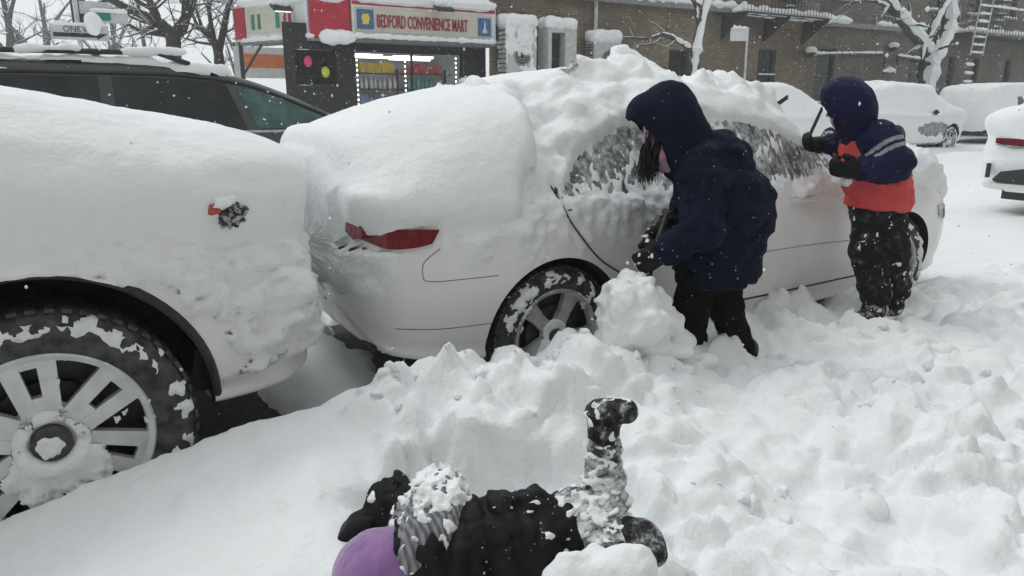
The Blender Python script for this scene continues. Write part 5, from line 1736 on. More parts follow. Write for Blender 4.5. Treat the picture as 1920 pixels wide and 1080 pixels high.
def text_mesh(body, size, mat, origin, ex, ey, parent, name, xs=1.0, depth=.02, bold=0.0):
    cu = bpy.data.curves.new('t', 'FONT')
    cu.body = body; cu.size = size; cu.extrude = depth; cu.offset = bold
    cu.resolution_u = 3
    o = bpy.data.objects.new('t', cu); col.objects.link(o)
    dg = bpy.context.evaluated_depsgraph_get(); dg.update()
    me = bpy.data.meshes.new_from_object(o.evaluated_get(dg))
    v = np.array([q.co for q in me.vertices]); f = [list(p.vertices) for p in me.polygons]
    bpy.data.objects.remove(o); bpy.data.curves.remove(cu); bpy.data.meshes.remove(me)
    ex, ey = np.array(ex, float), np.array(ey, float); ez = np.cross(ex, ey)
    W = v[:, 0].max() * xs
    pts = np.array(origin) + v[:, :1] * xs * ex + v[:, 1:2] * ey + v[:, 2:3] * ez
    return mesh_obj(name, pts, f, mat, parent, False), W

YB = 17.0
# ---------------- corner shop
shop = empty('corner_shop', (7.5, YB, 0), 'corner convenience shop with red and cream sign fascia and lit window', 'shop')
mb = MB()
door = (5.35, 6.3, .15, 2.5); win = (6.42, 9.32, .75, 2.58)
wall_grid(mb, 4.75, 9.97, 0, 3.1, YB + .25, [win, (5.0, 5.95, 1.75, 2.55)], .25)
mb.add([(4.75, YB + .25, 0), (4.75, YB + .25, 3.1), (6.75, YB + 6, 3.1), (6.75, YB + 6, 0)], [(0, 1, 2, 3)])
mb.build('wall', 'shop_black', shop)
mb = MB(); mb.box((8.3, YB + 3.5, 5.6), (3.2, 5.2, 4.9)); mb.build('upper_storey', 'brick_tan', shop)
# sales room behind the window
mb = MB()
mb.add([(6.3, YB + 3.4, 0), (9.9, YB + 3.4, 0), (9.9, YB + 3.4, 3), (6.3, YB + 3.4, 3)], [(0, 1, 2, 3)])
mb.add([(6.3, YB + .5, 3), (9.9, YB + .5, 3), (9.9, YB + 3.4, 3), (6.3, YB + 3.4, 3)], [(0, 1, 2, 3)])
mb.add([(9.88, YB + .5, 0), (9.88, YB + 3.4, 0), (9.88, YB + 3.4, 3), (9.88, YB + .5, 3)], [(0, 1, 2, 3)])
mb.add([(6.3, YB + .5, .2), (9.9, YB + .5, .2), (9.9, YB + 3.4, .2), (6.3, YB + 3.4, .2)], [(0, 1, 2, 3)])
mb.build('sales_room', 'interior', shop)
mb = MB()
for x in (6.44, 7.93, 9.30): mb.box((x, YB + .40, 1.66), (.05, .06, 1.84))
mb.box((7.87, YB + .40, 2.56), (2.9, .06, .05)); mb.box((7.87, YB + .40, .77), (2.9, .06, .05))
wf = mb.build('window', 'shop_black', shop)
for a, b in ((6.47, 7.90), (7.96, 9.27)):
    mb = MB(); mb.box(((a + b) / 2, YB + .40, 1.66), (b - a, .01, 1.75)); mb.build('pane', 'shop_glass', wf)
mb = MB(); mb.box((5.47, YB + .47, 2.15), (.93, .02, .78)); mb.build('small_window', 'window_glass', shop)
# light strips round the shop window (lit)
for xv in (6.53, 7.78, 9.2):
    mb = MB()
    for k in range(15): mb.box((xv, YB + .46, .85 + k * .115), (.025, .02, .045))
    o = mb.build('light_strip', 'lamp_white', shop)
# ceiling tubes
for (x, y, L) in ((6.95, YB + 1.0, .9), (7.55, YB + 1.7, 1.2), (8.35, YB + 1.2, 1.1), (8.7, YB + 2.2, 1.2)):
    mb = MB(); mb.box((x, y, 2.50), (L, .10, .05)); mb.build('ceiling_light', 'lamp_white', shop)
# fascia: front, chamfered corner, side
def panel(name, p, q, z0, z1, t, mat, parent, lean=0.0):
    p, q = np.array([*p, 0.]), np.array([*q, 0.])
    d = (q - p) / np.linalg.norm(q - p); n = np.array([d[1], -d[0], 0])
    mb = MB()
    v = []
    for o_ in (0, t):
        for (pt, z) in ((p, z0), (q, z0), (q, z1), (p, z1)):
            v.append(pt + n * (o_ + (lean * (z1 - z) )) + np.array([0, 0, z]))
    mb.add(v, [(0, 1, 2, 3), (4, 7, 6, 5), (0, 4, 5, 1), (1, 5, 6, 2), (2, 6, 7, 3), (3, 7, 4, 0)])
    return mb.build(name, mat, parent)
A, B, C_, D = (9.92, YB - .25), (6.17, YB - .25), (5.42, YB + .25), (4.35, YB + 2.6)
Z0, Z1 = 2.80, 3.62
panel('fascia', B, A, Z0, Z1, .10, 'white_panel', shop)
panel('corner_fascia', C_, B, Z0, Z1 + .02, .10, 'red_panel', shop)
panel('side_fascia', D, C_, Z0, Z1 - .02, .10, 'white_panel', shop)
panel('red_stripe', (6.18, YB - .26), (9.90, YB - .26), 3.50, 3.575, .10, 'red_panel', shop)
panel('cream_board', (6.22, YB - .27), (9.80, YB - .27), 2.93, 3.45, .10, 'cream_panel', shop)
panel('red_end_panel', D, (4.52, YB + 2.23), Z0 + .05, Z1 - .06, .13, 'red_panel', shop)
panel('side_board', (4.55, YB + 2.15), (5.25, YB + .62), Z0 + .16, Z1 - .12, .125, 'cream_panel', shop)
for k, (c0, c1, m_) in enumerate(((.10, .17, 'sign_green'), (.24, .30, 'sign_green'), (.62, .70, 'sign_green'), (.78, .84, 'sign_red'), (.88, .94, 'sign_red'))):
    p = np.array([4.55, YB + 2.15]); q = np.array([5.25, YB + .62])
    panel('side_lettering', tuple(p + (q - p) * c0), tuple(p + (q - p) * c1), Z0 + .24, Z1 - .24, .135, m_, shop)
mb = MB()
zs = Z0 - .02
mb.add([(A[0], A[1] - .12, zs), (B[0], B[1] - .12, zs), (C_[0] - .1, C_[1] - .05, zs), (D[0] - .1, D[1], zs), (4.9, YB + 2.6, zs), (5.9, YB + .3, zs), (9.92, YB + .3, zs)], [list(range(7))])
mb.add([(A[0], A[1] - .12, zs - .06), (B[0], B[1] - .12, zs - .06), (C_[0] - .1, C_[1] - .05, zs - .06), (D[0] - .1, D[1], zs - .06), (4.9, YB + 2.6, zs - .06), (5.9, YB + .3, zs - .06), (9.92, YB + .3, zs - .06)], [list(range(7))[::-1]])
for a, b in ((0, 1), (1, 2), (2, 3)): pass
n0 = 0
mb.f += [[i, (i + 1) % 7, 7 + (i + 1) % 7, 7 + i] for i in range(7)]; mb.m += [0] * 7
mb.build('awning_soffit', 'soffit', shop)
text_mesh('BEDFORD CONVENIENCE MART', .40, 'sign_red', (6.74, YB - .382, 3.035), (1, 0, 0), (0, 0, 1), shop, 'sign_lettering', xs=.405, depth=.012, bold=.004)
# small picture badges at both ends of the board
mb = MB(); mb.box((6.47, YB - .385, 3.19), (.40, .02, .42), None, .008); b1 = mb.build('sign_badge', 'sign_blue', shop)
mb = MB(); mb.lathe((6.47, YB - .40, 3.21), [(.001, -.006), (.10, -.006), (.10, .01)], 20); mb.box((6.47, YB - .402, 3.19), (.15, .012, .22)); mb.build('badge_mark', 'sign_yellow', b1)
mb = MB(); mb.box((9.58, YB - .385, 3.17), (.36, .02, .42), None, .008); b2 = mb.build('sign_badge', 'sign_blue', shop)
mb = MB(); mb.prism([(-.08, -.14), (.08, -.14), (.03, -.02), (.012, .14), (-.012, .14), (-.03, -.02)], (9.58, YB - .396, 3.17), (1, 0, 0), (0, 0, 1), (0, -.008, 0)); mb.build('badge_mark', 'sign_grey', b2)
# snow on the fascia
for (p, q, r) in ((B, A, .10), (C_, B, .11), (D, C_, .10)):
    snow_bar((p[0], p[1] - .1, Z1 + .06), (q[0], q[1] - .1, Z1 + .06), r * 1.5, 'fascia_snow', shop, .3)
for (p, q, r) in ((B, A, .055), (D, C_, .06)):
    snow_bar((p[0], p[1] - .17, Z0 + .03), (q[0], q[1] - .17, Z0 + .03), r, 'fascia_snow', shop, .4)
def f_pile(P): return d_ell(P, (5.86, YB - .16, 2.80), (.42, .22, .17), np.array([[.83, -.55, 0], [.55, .83, 0], [0, 0, 1]]).T) + .05 * fbm(P * 4, 3)
blob('fascia_snow', f_pile, (5.3, YB - .6, 2.55), (6.4, YB + .3, 3.15), .035, 'snow', shop)
# side awning post with brace
mb = MB(); mb.box((4.33, YB + 2.5, 2.35), (.09, .09, .85)); mb.tube([(4.33, YB + 2.5, 2.0), (4.7, YB + 1.9, 2.72)], .03, 6); mb.build('awning_bracket', 'dark_metal', shop)
# flood lamps over the sign
for (x, y, z, lit) in ((*on_y(527, 14, YB - .15), True), (*on_y(832, 16, YB - .75), False)):
    L_ = empty('flood_lamp', (x, y, z), 'snow-capped flood lamp over the shop\'s corner sign, lit' if lit else 'snow-capped flood lamp over the long shop sign', 'lamp', 'flood lamps over the shop sign')
    mb = MB(); mb.box((x, y, z), (.42, .34, .09), np.array([[1, 0, 0], [0, .94, -.34], [0, .34, .94]]), .02); mb.build('housing', 'dark_metal', L_)
    mb = MB(); mb.box((x, y - .02, z - .055), (.34, .26, .02), np.array([[1, 0, 0], [0, .94, -.34], [0, .34, .94]])); mb.build('lens', 'lamp_flood' if lit else 'white_panel', L_)
    mb = MB(); mb.tube([(x, y + .12, z), (x + (.35 if lit else 0), YB + .75 if lit else YB, z + .1)], .025, 6); mb.build('arm', 'dark_metal', L_)
    def f_c(P, x=x, y=y, z=z): return d_ell(P, (x, y, z + .13), (.24, .20, .13)) + .04 * fbm(P * 6, 3)
    blob('snow_cap', f_c, (x - .35, y - .35, z - .05), (x + .35, y + .35, z + .4), .03, 'snow', L_)
# shelves and goods behind the glass
shelf = empty('display_shelves', (7.9, YB + .9, .2), 'dark display shelves standing behind the lit shop window', 'shelf')
for z in (.95, 1.32, 1.70, 2.08):
    mb = MB(); mb.box((7.87, YB + .95, z - .02), (2.75, .32, .03)); mb.build('shelf_board', 'dark_metal', shelf)
for x in (6.52, 7.85, 9.22):
    mb = MB(); mb.box((x, YB + 1.13, 1.2), (.04, .04, 2.0)); mb.build('upright', 'dark_metal', shelf)
mb = MB(); mb.box((7.87, YB + 1.17, 1.2), (2.7, .02, 2.0)); mb.build('back_panel', 'interior', shelf)
ORD = ['first', 'second', 'third', 'fourth', 'fifth', 'sixth', 'seventh', 'eighth', 'ninth']
_cnt = {}
def product(kind, x, z, h, w, label, group, colr):
    i = _cnt.get(label, 0); _cnt[label] = i + 1
    label = label.replace(kind + ' on', kind + ', ' + ORD[i] + ' from left, on')
    mb = MB()
    x += random.uniform(-.02, .02); h *= random.uniform(.8, 1.12)
    y = YB + .88 + random.uniform(-.04, .04)
    if kind == 'bottle': mb.lathe((x, y, z), [(.001, 0), (w / 2, 0), (w / 2, h * .62), (w * .2, h * .8), (w * .2, h), (.001, h)], 10, 'z')
    elif kind == 'bag':
        mb.prism([(-w / 2, 0), (w / 2, 0), (w * .46, h * .5), (w / 2, h), (-w / 2, h), (-w * .46, h * .5)], (x, y - .03, z), (1, 0, 0), (0, 0, 1), (0, .07, 0))
    else: mb.box((x, y, z + h / 2), (w, .12, h), None, .008)
    o = mb.build(kind, 'product_' + colr, None, True)
    setp(o, label, kind, group)
for k in range(6): product('bag', 6.66 + k * .185, 2.085, .24, .17, 'yellow bag on the top shelf behind the lit shop window', 'yellow bags in the shop window', 'yellow')
for k in range(5): product('box', 8.1 + k * .2, 2.085, .22, .15, 'red box on the top shelf behind the right shop pane', 'red boxes in the shop window', 'red')
for k in range(9): product('bottle', 6.64 + k * .128, 1.70, .27, .085, 'pale bottle on the second shelf behind the left shop pane', 'pale bottles in the shop window', 'white')
for k in range(8): product('bottle', 8.05 + k * .13, 1.70, .27, .085, 'teal bottle on the second shelf behind the right shop pane', 'teal bottles in the shop window', 'teal')
for k in range(9): product('bottle', 6.64 + k * .128, 1.32, .27, .085, 'blue bottle on the third shelf behind the left shop pane', 'blue bottles in the shop window', 'blue')
for k in range(6): product('box', 8.05 + k * .18, 1.32, .26, .14, 'green box on the third shelf behind the right shop pane', 'green boxes in the shop window', 'green')
for k in range(9): product('bottle', 6.64 + k * .128, .95, .27, .09, 'green bottle on the lowest shelf behind the left shop pane', 'green bottles in the shop window', 'green')
for k in range(6): product('bag', 8.05 + k * .18, .95, .26, .15, 'white bag on the lowest shelf behind the right shop pane', 'white bags in the shop window', 'white')
for (x, z, c, lb) in ((5.32, 2.28, 'pink', 'pink balloon in the small window left of the shop door'), (5.72, 2.05, 'lime', 'yellow-green balloon in the small window left of the shop door')):
    def f_b(P, x=x, z=z): return d_ell(P, (x, YB + .36, z), (.10, .07, .13))
    v, f = sdf_mesh(f_b, (x - .15, YB + .2, z - .2), (x + .15, YB + .5, z + .2), .02)
    setp(mesh_obj('balloon', v, f, 'product_' + c), lb, 'balloon')

# ---------------- tan brick building
tan = empty('brick_building', (16.5, YB, 0), 'long tan brick apartment building beside the corner shop', 'building')
w1 = (20.15, 21.0, 1.45, 3.05)
holes = [w1, (16.2, 17.0, 1.3, 2.9), (10.6, 11.7, 4.7, 6.4), (13.2, 14.3, 4.7, 6.4), (16.0, 17.1, 4.7, 6.4), (18.8, 19.9, 4.7, 6.4), (21.2, 22.2, 4.7, 6.4)]
mb = wall_grid(MB(), 9.93, 23.1, 0, 9.5, YB, holes)
mb.add([(23.1, YB, 0), (23.1, YB, 9.5), (23.1, YB + 9, 9.5), (23.1, YB + 9, 0)], [(0, 1, 2, 3)])
mb.add([(9.93, YB, 9.5), (23.1, YB, 9.5), (23.1, YB + 9, 9.5), (9.93, YB + 9, 9.5)], [(0, 1, 2, 3)])
mb.build('wall', 'brick_tan', tan)
for h in holes: window_part(tan, h, YB, bars=(h[3] < 4))
mb = MB(); mb.box((15.0, YB - .12, 4.12), (10.1, .24, .14)); lg = mb.build('ledge', 'concrete', tan)
snow_bar((10.0, YB - .14, 4.27), (14.2, YB - .14, 4.27), .15, 'ledge_snow', lg, .5)
snow_bar((14.2, YB - .14, 4.25), (20.0, YB - .14, 4.25), .12, 'ledge_snow', lg, .6)
# soldier course above the condensers
for k in range(34):
    if k == 0:
        mb = MB(); mb.box((10.1, YB - .012, 3.55), (.07, .05, .21)); o0 = mb.build('brick', 'brick_tan', tan)
    else:
        o = o0.copy(); col.objects.link(o); o.location = (k * .089, 0, 0)
mb = MB(); mb.tube([(13.3, YB - .08, 4.1), (13.3, YB - .08, .3)], .055, 8); mb.build('drainpipe', 'sign_grey', tan)
# fire escape balcony
fe = empty('fire_escape', (20.3, YB, 4.1), 'snowy iron fire escape balcony high on the tan brick building', 'fire escape')
mb = MB()
for k in range(12): mb.box((20.3, YB - .08 - k * .085, 4.0), (4.0, .04, .035))
mb.build('platform', 'dark_metal', fe)
snow_bar((18.3, YB - .85, 4.09), (22.3, YB - .85, 4.09), .13, 'platform_snow', fe, .4)
snow_bar((18.3, YB - .45, 4.08), (22.3, YB - .45, 4.08), .13, 'platform_snow', fe, .4)
for x in (18.35, 20.3, 22.25):
    mb = MB(); mb.prism([(0, 0), (-1.0, 0), (-1.0, -.06), (-.06, -.7), (0, -.7)], (x - .02, YB, 3.98), (0, 1, 0), (0, 0, 1), (.04, 0, 0)); mb.build('bracket', 'dark_metal', fe)
mb = MB()
for k in range(27): mb.tube([(18.3 + k * .154, YB - 1.02, 4.0), (18.3 + k * .154, YB - 1.02, 4.95)], .011, 5)
for zz in (4.5, 4.95): mb.tube([(18.3, YB - 1.02, zz), (22.3, YB - 1.02, zz)], .018, 6)
mb.build('railing', 'dark_metal', fe)
for k in range(7):
    mb = MB(); mb.box((21.0 + k * .05 - .2, YB - .55, 4.3 + k * .22), (.55, .5, .03)); mb.build('stair_tread', 'dark_metal', fe)
    snow_bar((20.75 + k * .05 - .2, YB - .6, 4.34 + k * .22), (21.25 + k * .05 - .2, YB - .6, 4.34 + k * .22), .045, 'tread_snow', fe)

# ---------------- condensers on the wall
def condenser(x0, x1, z0, z1, label, kind):
    y = YB - .42
    a = empty('air_conditioner', ((x0 + x1) / 2, YB, z0), label, 'air conditioner', 'condensers on the brick wall')
    cx, cz, w, h = (x0 + x1) / 2, (z0 + z1) / 2, x1 - x0, z1 - z0
    if kind == 'open':
        mb = MB()
        mb.box((x0 + .05, y, cz), (.10, .5, h)); mb.box((x1 - .18, y, cz), (.36, .5, h)); mb.box((cx, y, z1 - .05), (w - .02, .49, .10)); mb.box((cx, y, z0 + .04), (w - .02, .49, .08))
        mb.build('casing', 'ac_metal', a)
        mb = MB(); mb.box((cx - .1, y + .12, cz), (w - .4, .2, h - .15)); mb.build('coil_opening', 'shop_black', a)
    else:
        mb = MB(); mb.box((cx, y, cz), (w, .45, h), None, .03); mb.build('casing', 'ac_metal', a, True)
        fr = min(w * .55, h * .6) * .5
        fcx = cx + (.0 if kind == 'snowy' else .02)
        mb = MB(); mb.lathe((fcx, y - .225, z0 + h * .42), [(.001, -.004), (fr, -.004), (fr, .02)], 28); fan = mb.build('fan_opening', 'shop_black', a)
        mb = MB()
        for q in (.35, .6, .85, 1.0): mb.lathe((fcx, y - .245, z0 + h * .42), [(fr * q - .006, 0), (fr * q + .006, 0), (fr * q + .006, .012), (fr * q - .006, .012)], 28, closed=True)
        mb.build('fan_grille', 'ac_metal', fan)
        mb = MB()
        for k in range(4):
            t = k * math.pi / 2 + .4
            mb.prism([(.03, -.02), (fr * .85, -.05), (fr * .85, .05), (.03, .03)], (fcx, y - .231, z0 + h * .42), (math.cos(t), 0, math.sin(t)), (-math.sin(t), 0, math.cos(t)), (0, -.004, 0))
        mb.build('fan_blade', 'dark_metal', fan)
        mb = MB()
        for k in range(10): mb.box((x0 - .012, y, z0 + .1 + k * (h - .2) / 9), (.03, .34, .025))
        mb.build('side_louvre', 'dark_metal', a)
    for sx in (x0 + .12, x1 - .12):
        mb = MB(); mb.prism([(0, 0), (-.62, 0), (-.62, -.05), (-.05, -.4), (0, -.4)], (sx - .02, YB, z0 - .01), (0, 1, 0), (0, 0, 1), (.04, 0, 0)); mb.build('wall_bracket', 'dark_metal', a)
    def f_c(P): return d_box(P, (cx, y, z1 + .12), (w / 2 + .05, .28, .17), None, .14) + .06 * fbm(P * 3, 3)
    blob('snow_cap', f_c, (x0 - .25, y - .45, z1 - .15), (x1 + .25, y + .45, z1 + .5), .035, 'snow', a)
    if kind == 'snowy':
        def f_s(P):
            base = d_box(P, (cx, y, cz), (w / 2, .225, h / 2), None, .03)
            return base - (.07 * fbm(P * np.array([4, 4, 3.]), 4) + .03 * sstep(cz, z1, P[..., 2]) - .018)
        blob('stuck_snow', f_s, (x0 - .1, y - .4, z0 - .1), (x1 + .1, y + .3, z1 + .1), .03, 'snow', a)
condenser(10.07, 10.98, 2.0, 3.22, 'snow-plastered condenser on the brick wall nearest the shop sign', 'snowy')
condenser(11.32, 12.22, 1.95, 3.22, 'open-fronted dark condenser frame, middle of the three on the wall', 'open')
condenser(12.85, 13.80, 2.15, 2.98, 'pale condenser with round fan, rightmost of the three on the wall', 'fan')

# ---------------- grey-brown building farther right
YG = 17.6
gry = empty('apartment_building', (35, YG, 0), 'darker grey-brown apartment building with fire ladder at far right', 'building')
gh = []
for x in (24.0, 29.9, 32.2, 34.2, 37.0, 40.0): gh.append((x, x + 1.05, 1.35, 3.25))
for x in (24.6, 27.6, 30.6, 33.6, 36.6, 39.6, 42.6): gh.append((x, x + 1.15, 5.0, 7.0))
mb = wall_grid(MB(), 23.35, 60, 0, 11, YG, gh, .2)
mb.add([(23.35, YG, 0), (23.35, YG, 11), (23.35, YG + 9, 11), (23.35, YG + 9, 0)], [(0, 1, 2, 3)])
mb.add([(23.35, YG, 11), (60, YG, 11), (60, YG + 9, 11), (23.35, YG + 9, 11)], [(0, 1, 2, 3)])
mb.build('wall', 'brick_grey', gry)
for h in gh: window_part(gry, h, YG)
mb = MB(); mb.box((41, YG - .10, 4.1), (35, .22, .16)); lg = mb.build('ledge', 'concrete', gry)
for a, b, r in ((23.6, 25.6, .15), (27.2, 28.9, .10), (28.9, 31.6, .12), (31.6, 34.5, .14), (34.8, 38.4, .13), (39, 44, .13)): snow_bar((a, YG - .13, 4.24), (b, YG - .13, 4.24), r, 'ledge_snow', lg, .6)
mb = MB(); mb.tube([(23.6, YG - .1, 3.0), (26.0, YG - .1, 3.12), (27.9, YG - .1, 3.15), (28.05, YG - .1, 3.0), (28.05, YG - .1, 2.7)], .05, 8); pp = mb.build('wall_pipe', 'dark_metal', gry, True)
snow_bar((23.7, YG - .1, 3.06), (27.8, YG - .1, 3.22), .05, 'pipe_snow', pp, .4)
mb = MB(); mb.tube([(27.8, YG - .25, 2.45), (28.4, YG - .3, 2.5), (28.75, YG - .2, 2.8), (28.8, YG - .1, 3.1), (31, YG - .1, 3.0)], .05, 8); pp = mb.build('wall_pipe', 'dark_metal', gry, True)
snow_bar((27.7, YG - .26, 2.53), (28.5, YG - .3, 2.58), .08, 'pipe_snow', pp, .4); snow_bar((28.8, YG - .12, 3.17), (30.9, YG - .12, 3.06), .05, 'pipe_snow', pp, .4)
fe2 = empty('fire_escape', (32.9, YG, 4.2), 'iron fire escape with long drop ladder on the grey-brown building', 'fire escape')
mb = MB(); mb.box((36.1, YG - .6, 4.05), (8.2, 1.15, .08)); mb.build('platform', 'dark_metal', fe2)
for yy in (YG - .9, YG - .45): snow_bar((32, yy, 4.18), (40.1, yy, 4.18), .14, 'platform_snow', fe2, .4)
for xx in (32.05, 33.0):
    mb = MB(); mb.tube([(xx, YG - 1.2, 3.2), (xx + .5, YG - 1.2, 8)], .03, 6); mb.build('ladder_rail', 'sign_grey', fe2)
for k in range(16):
    z = 3.3 + k * .3; x = 32.05 + (z - 3.2) * .104
    mb = MB(); mb.tube([(x, YG - 1.2, z), (x + .95, YG - 1.2, z)], .02, 6); r_o = mb.build('ladder_rung', 'dark_metal', fe2)
    snow_bar((x, YG - 1.2, z + .03), (x + .95, YG - 1.2, z + .03), .05, 'rung_snow', r_o)
for k in range(5):
    z = 1.5 + k * .33
    mb = MB(); mb.tube([(31.8, YG - 1.2, z), (32.5, YG - 1.2, z)], .02, 6); r_o = mb.build('ladder_rung', 'dark_metal', fe2)
    snow_bar((31.8, YG - 1.2, z + .03), (32.5, YG - 1.2, z + .03), .06, 'rung_snow', r_o)
mb = MB()
for k in range(30): mb.tube([(32.9 + k * .24, YG - 1.15, 4.1), (32.9 + k * .24, YG - 1.15, 5.1)], .012, 5)
for zz in (4.6, 5.1): mb.tube([(32.9, YG - 1.15, zz), (40.1, YG - 1.15, zz)], .02, 6)
mb.build('railing', 'dark_metal', fe2)
snow_bar((32.9, YG - 1.15, 5.15), (40.1, YG - 1.15, 5.15), .05, 'railing_snow', fe2, .5)
for k in range(10):
    mb = MB(); mb.box((34.9 + k * .12, YG - .6, 4.4 + k * .27), (.6, .6, .03)); tr_ = mb.build('stair_tread', 'dark_metal', fe2)
    snow_bar((34.6 + k * .12, YG - .7, 4.45 + k * .27), (35.2 + k * .12, YG - .7, 4.45 + k * .27), .06, 'tread_snow', tr_)
# two small wall lamps and a box on the grey wall
for (px, py, lb) in ((1520, 102, 'small snow-capped wall lamp on the tan brick building'), (1675, 92, 'small snow-capped wall lamp on the grey-brown building')):
    p = on_y(px, py, YG - .2 if px > 1550 else YB - .2)
    L_ = empty('wall_lamp', p, lb, 'lamp')
    mb = MB(); mb.box(p, (.22, .3, .18), None, .03); mb.build('housing', 'dark_metal', L_)
    def f_c(P, p=p): return d_ell(P, p + UPV * .14, (.2, .2, .12)) + .03 * fbm(P * 7, 2)
    blob('snow_cap', f_c, p - .4, p + .4, .04, 'snow', L_)

# ---------------- row behind the photographer, never in view, added to shade the sides facing it
back = empty('unseen_shading_row', (0, -6.5, 0), 'unseen brick row behind the near pavement, added to shade the near side', 'building')
mb = wall_grid(MB(), -40, 45, 0, 9, -5.6, [])
mb.build('wall', 'brick_tan', back)
mb = MB(); mb.box((2.5, -10.3, 9.1), (85, 7.6, .2)); mb.build('roof', 'concrete', back)

# ================================================================== TREES
def bare_tree(name, label, base, segs, bark, seed, twig=2, rtwig=.5, snow=True, group=None, plaster=False):
    """segs: list of limb polylines [(p, r), ...]; extra twigs grow at random along them"""
    rr = np.random.default_rng(seed)
    t = empty(name, base, label, 'tree', group)
    tb, sb, cb = MB(), MB(), MB()
    def snowy(pts, rad):
        if not snow: return
        q = [p + (np.array([-.30 * r, -.50 * r, .12 * r]) if r > .06 and plaster else np.array([0, -.2 * r, .45 * r + .005])) for p, r in zip(pts, rad)]
        rs = [max(r * ((.86 if plaster else .6) if r > .05 else .55) * (1 + .16 * rr.normal()), .003) for r in rad]
        sb.tube(q, rs, 6)
    def grow(p, d, L, r, depth):
        n = 5
        pts, rad = [p], [r]
        for k in range(n):
            d = d + rr.normal(0, .16, 3) + np.array([0, 0, .05])
            d /= np.linalg.norm(d)
            p = p + d * L / n
            pts.append(p); rad.append(r * (1 - .8 * (k + 1) / n))
        (cb if depth < twig + 1 else tb).tube(pts, rad, 5)
        snowy(pts, rad)
        if depth > 0:
            for k in range(3):
                i = rr.integers(1, n)
                e = rr.normal(0, 1, 3); e -= d * (e @ d); e /= np.linalg.norm(e) + 1e-9
                grow(pts[i], d * .6 + e * .8 + np.array([0, 0, .15]), L * rr.uniform(.45, .7), rad[i] * .6, depth - 1)
    for limb in segs:
        P = np.array([q[0] for q in limb], float); rd = np.array([q[1] for q in limb])
        m = max(8, len(limb) * 5)
        ts = np.linspace(0, len(limb) - 1, m)
        pts = cr(P, ts); rad = np.interp(ts, np.arange(len(limb)), rd)
        pts = pts + .12 * rad[:, None] * np.stack([perlin(pts * 3), perlin(pts * 3 + 9), 0 * rad], -1)
        tb.tube(list(pts), list(rad), 10)
        snowy(list(pts), list(rad * .95))
        for k in range(len(limb) * 2 if twig >= 0 else 0):
            i = rr.integers(m // 3, m)
            d = pts[min(i + 1, m - 1)] - pts[max(i - 1, 0)]; d /= np.linalg.norm(d)
            e = rr.normal(0, 1, 3); e -= d * (e @ d); e /= np.linalg.norm(e)
            grow(pts[i], d * .5 + e, rtwig * rr.uniform(.6, 1.6), rad[i] * .42, twig)
    tb.build('trunk', bark, t, True)
    cb.build('crown', bark, t, True)
    if snow: sb.build('branch_snow', 'snow', t, True)
    return t
def L_(Y, *pts): return [(on_y(px, py, Y + (dy if len(r) else 0)), r[0]) for (px, py, dy, *r) in pts]
Y1 = 14.2
bare_tree('street_tree', 'snow-streaked bare tree in front of the tan brick wall', on_y(1296, 230, Y1),
          [L_(Y1, (1296, 240, 0, .15), (1300, 130, 0, .14), (1312, 60, 0, .125), (1335, -30, 0, .11), (1360, -140, 0, .08)),
           L_(Y1, (1302, 95, 0, .09), (1275, 78, -.2, .07), (1245, 65, -.4, .05), (1215, 72, -.5, .04), (1170, 70, -.6, .02)),
           L_(Y1, (1335, -20, 0, .09), (1385, -60, -.2, .07), (1430, -150, -.4, .05)),
           L_(Y1, (1312, 55, 0, .06), (1300, 0, .3, .05), (1255, -60, .6, .04)), L_(Y1, (1245, 65, -.4, .035), (1225, 82, -.5, .025), (1190, 84, -.6, .012))], 'bark', 3, 0, .5, plaster=True)
Y2 = 14.6
bare_tree('street_tree', 'forked bare tree with thick snow on its limbs before the grey-brown building', on_y(1730, 215, Y2),
          [L_(Y2, (1725, 240, 0, 0.338), (1735, 170, 0, 0.3), (1745, 120, 0, 0.3), (1735, 85, 0, 0.237), (1700, 45, -.2, 0.213), (1665, 0, -.4, 0.188), (1620, -60, -.6, 0.138)),
           L_(Y2, (1742, 125, 0, 0.263), (1765, 85, 0, 0.25), (1780, 40, .1, 0.25), (1775, -20, .2, 0.2), (1765, -90, .3, 0.15)),
           L_(Y2, (1735, 85, 0, 0.15), (1755, 40, -.3, 0.125), (1780, 0, -.5, 0.1), (1830, -50, -.8, 0.0625)),
           L_(Y2, (1680, 15, -.3, 0.0875), (1640, 2, -.5, 0.0625), (1600, 4, -.6, 0.0375)), L_(Y2, (1700, 45, -.2, 0.0625), (1672, 35, -.4, 0.05), (1640, 28, -.5, 0.025)), L_(Y2, (1778, 60, 0, 0.0625), (1800, 45, -.2, 0.0438), (1835, 38, -.3, 0.0187))], 'bark', 5, 0, .7, plaster=True)
Y3 = 19.5
bare_tree('street_tree', 'large bare tree with wide forking limbs left of the shop', on_y(325, 150, Y3),
          [L_(Y3, (325, 170, 0, .21), (325, 95, 0, .17), (322, 70, 0, .16), (300, 45, 0, .13), (255, 22, .2, .10), (200, -5, .4, .07), (120, -60, .6, .05)),
           L_(Y3, (325, 75, 0, .13), (345, 45, 0, .11), (350, 0, -.2, .10), (352, -60, -.3, .08)),
           L_(Y3, (300, 48, 0, .09), (285, 15, -.2, .08), (270, -30, -.4, .06)),
           L_(Y3, (345, 50, 0, .07), (362, 10, .3, .06), (378, -40, .5, .05)), L_(Y3, (285, 18, -.2, .05), (250, -5, -.5, .04), (230, -40, -.7, .03)), L_(Y3, (255, 22, .2, .04), (225, 25, .4, .03), (190, 15, .5, .02))], 'bark', 7, 2, 1.0)
Y4 = 22.0
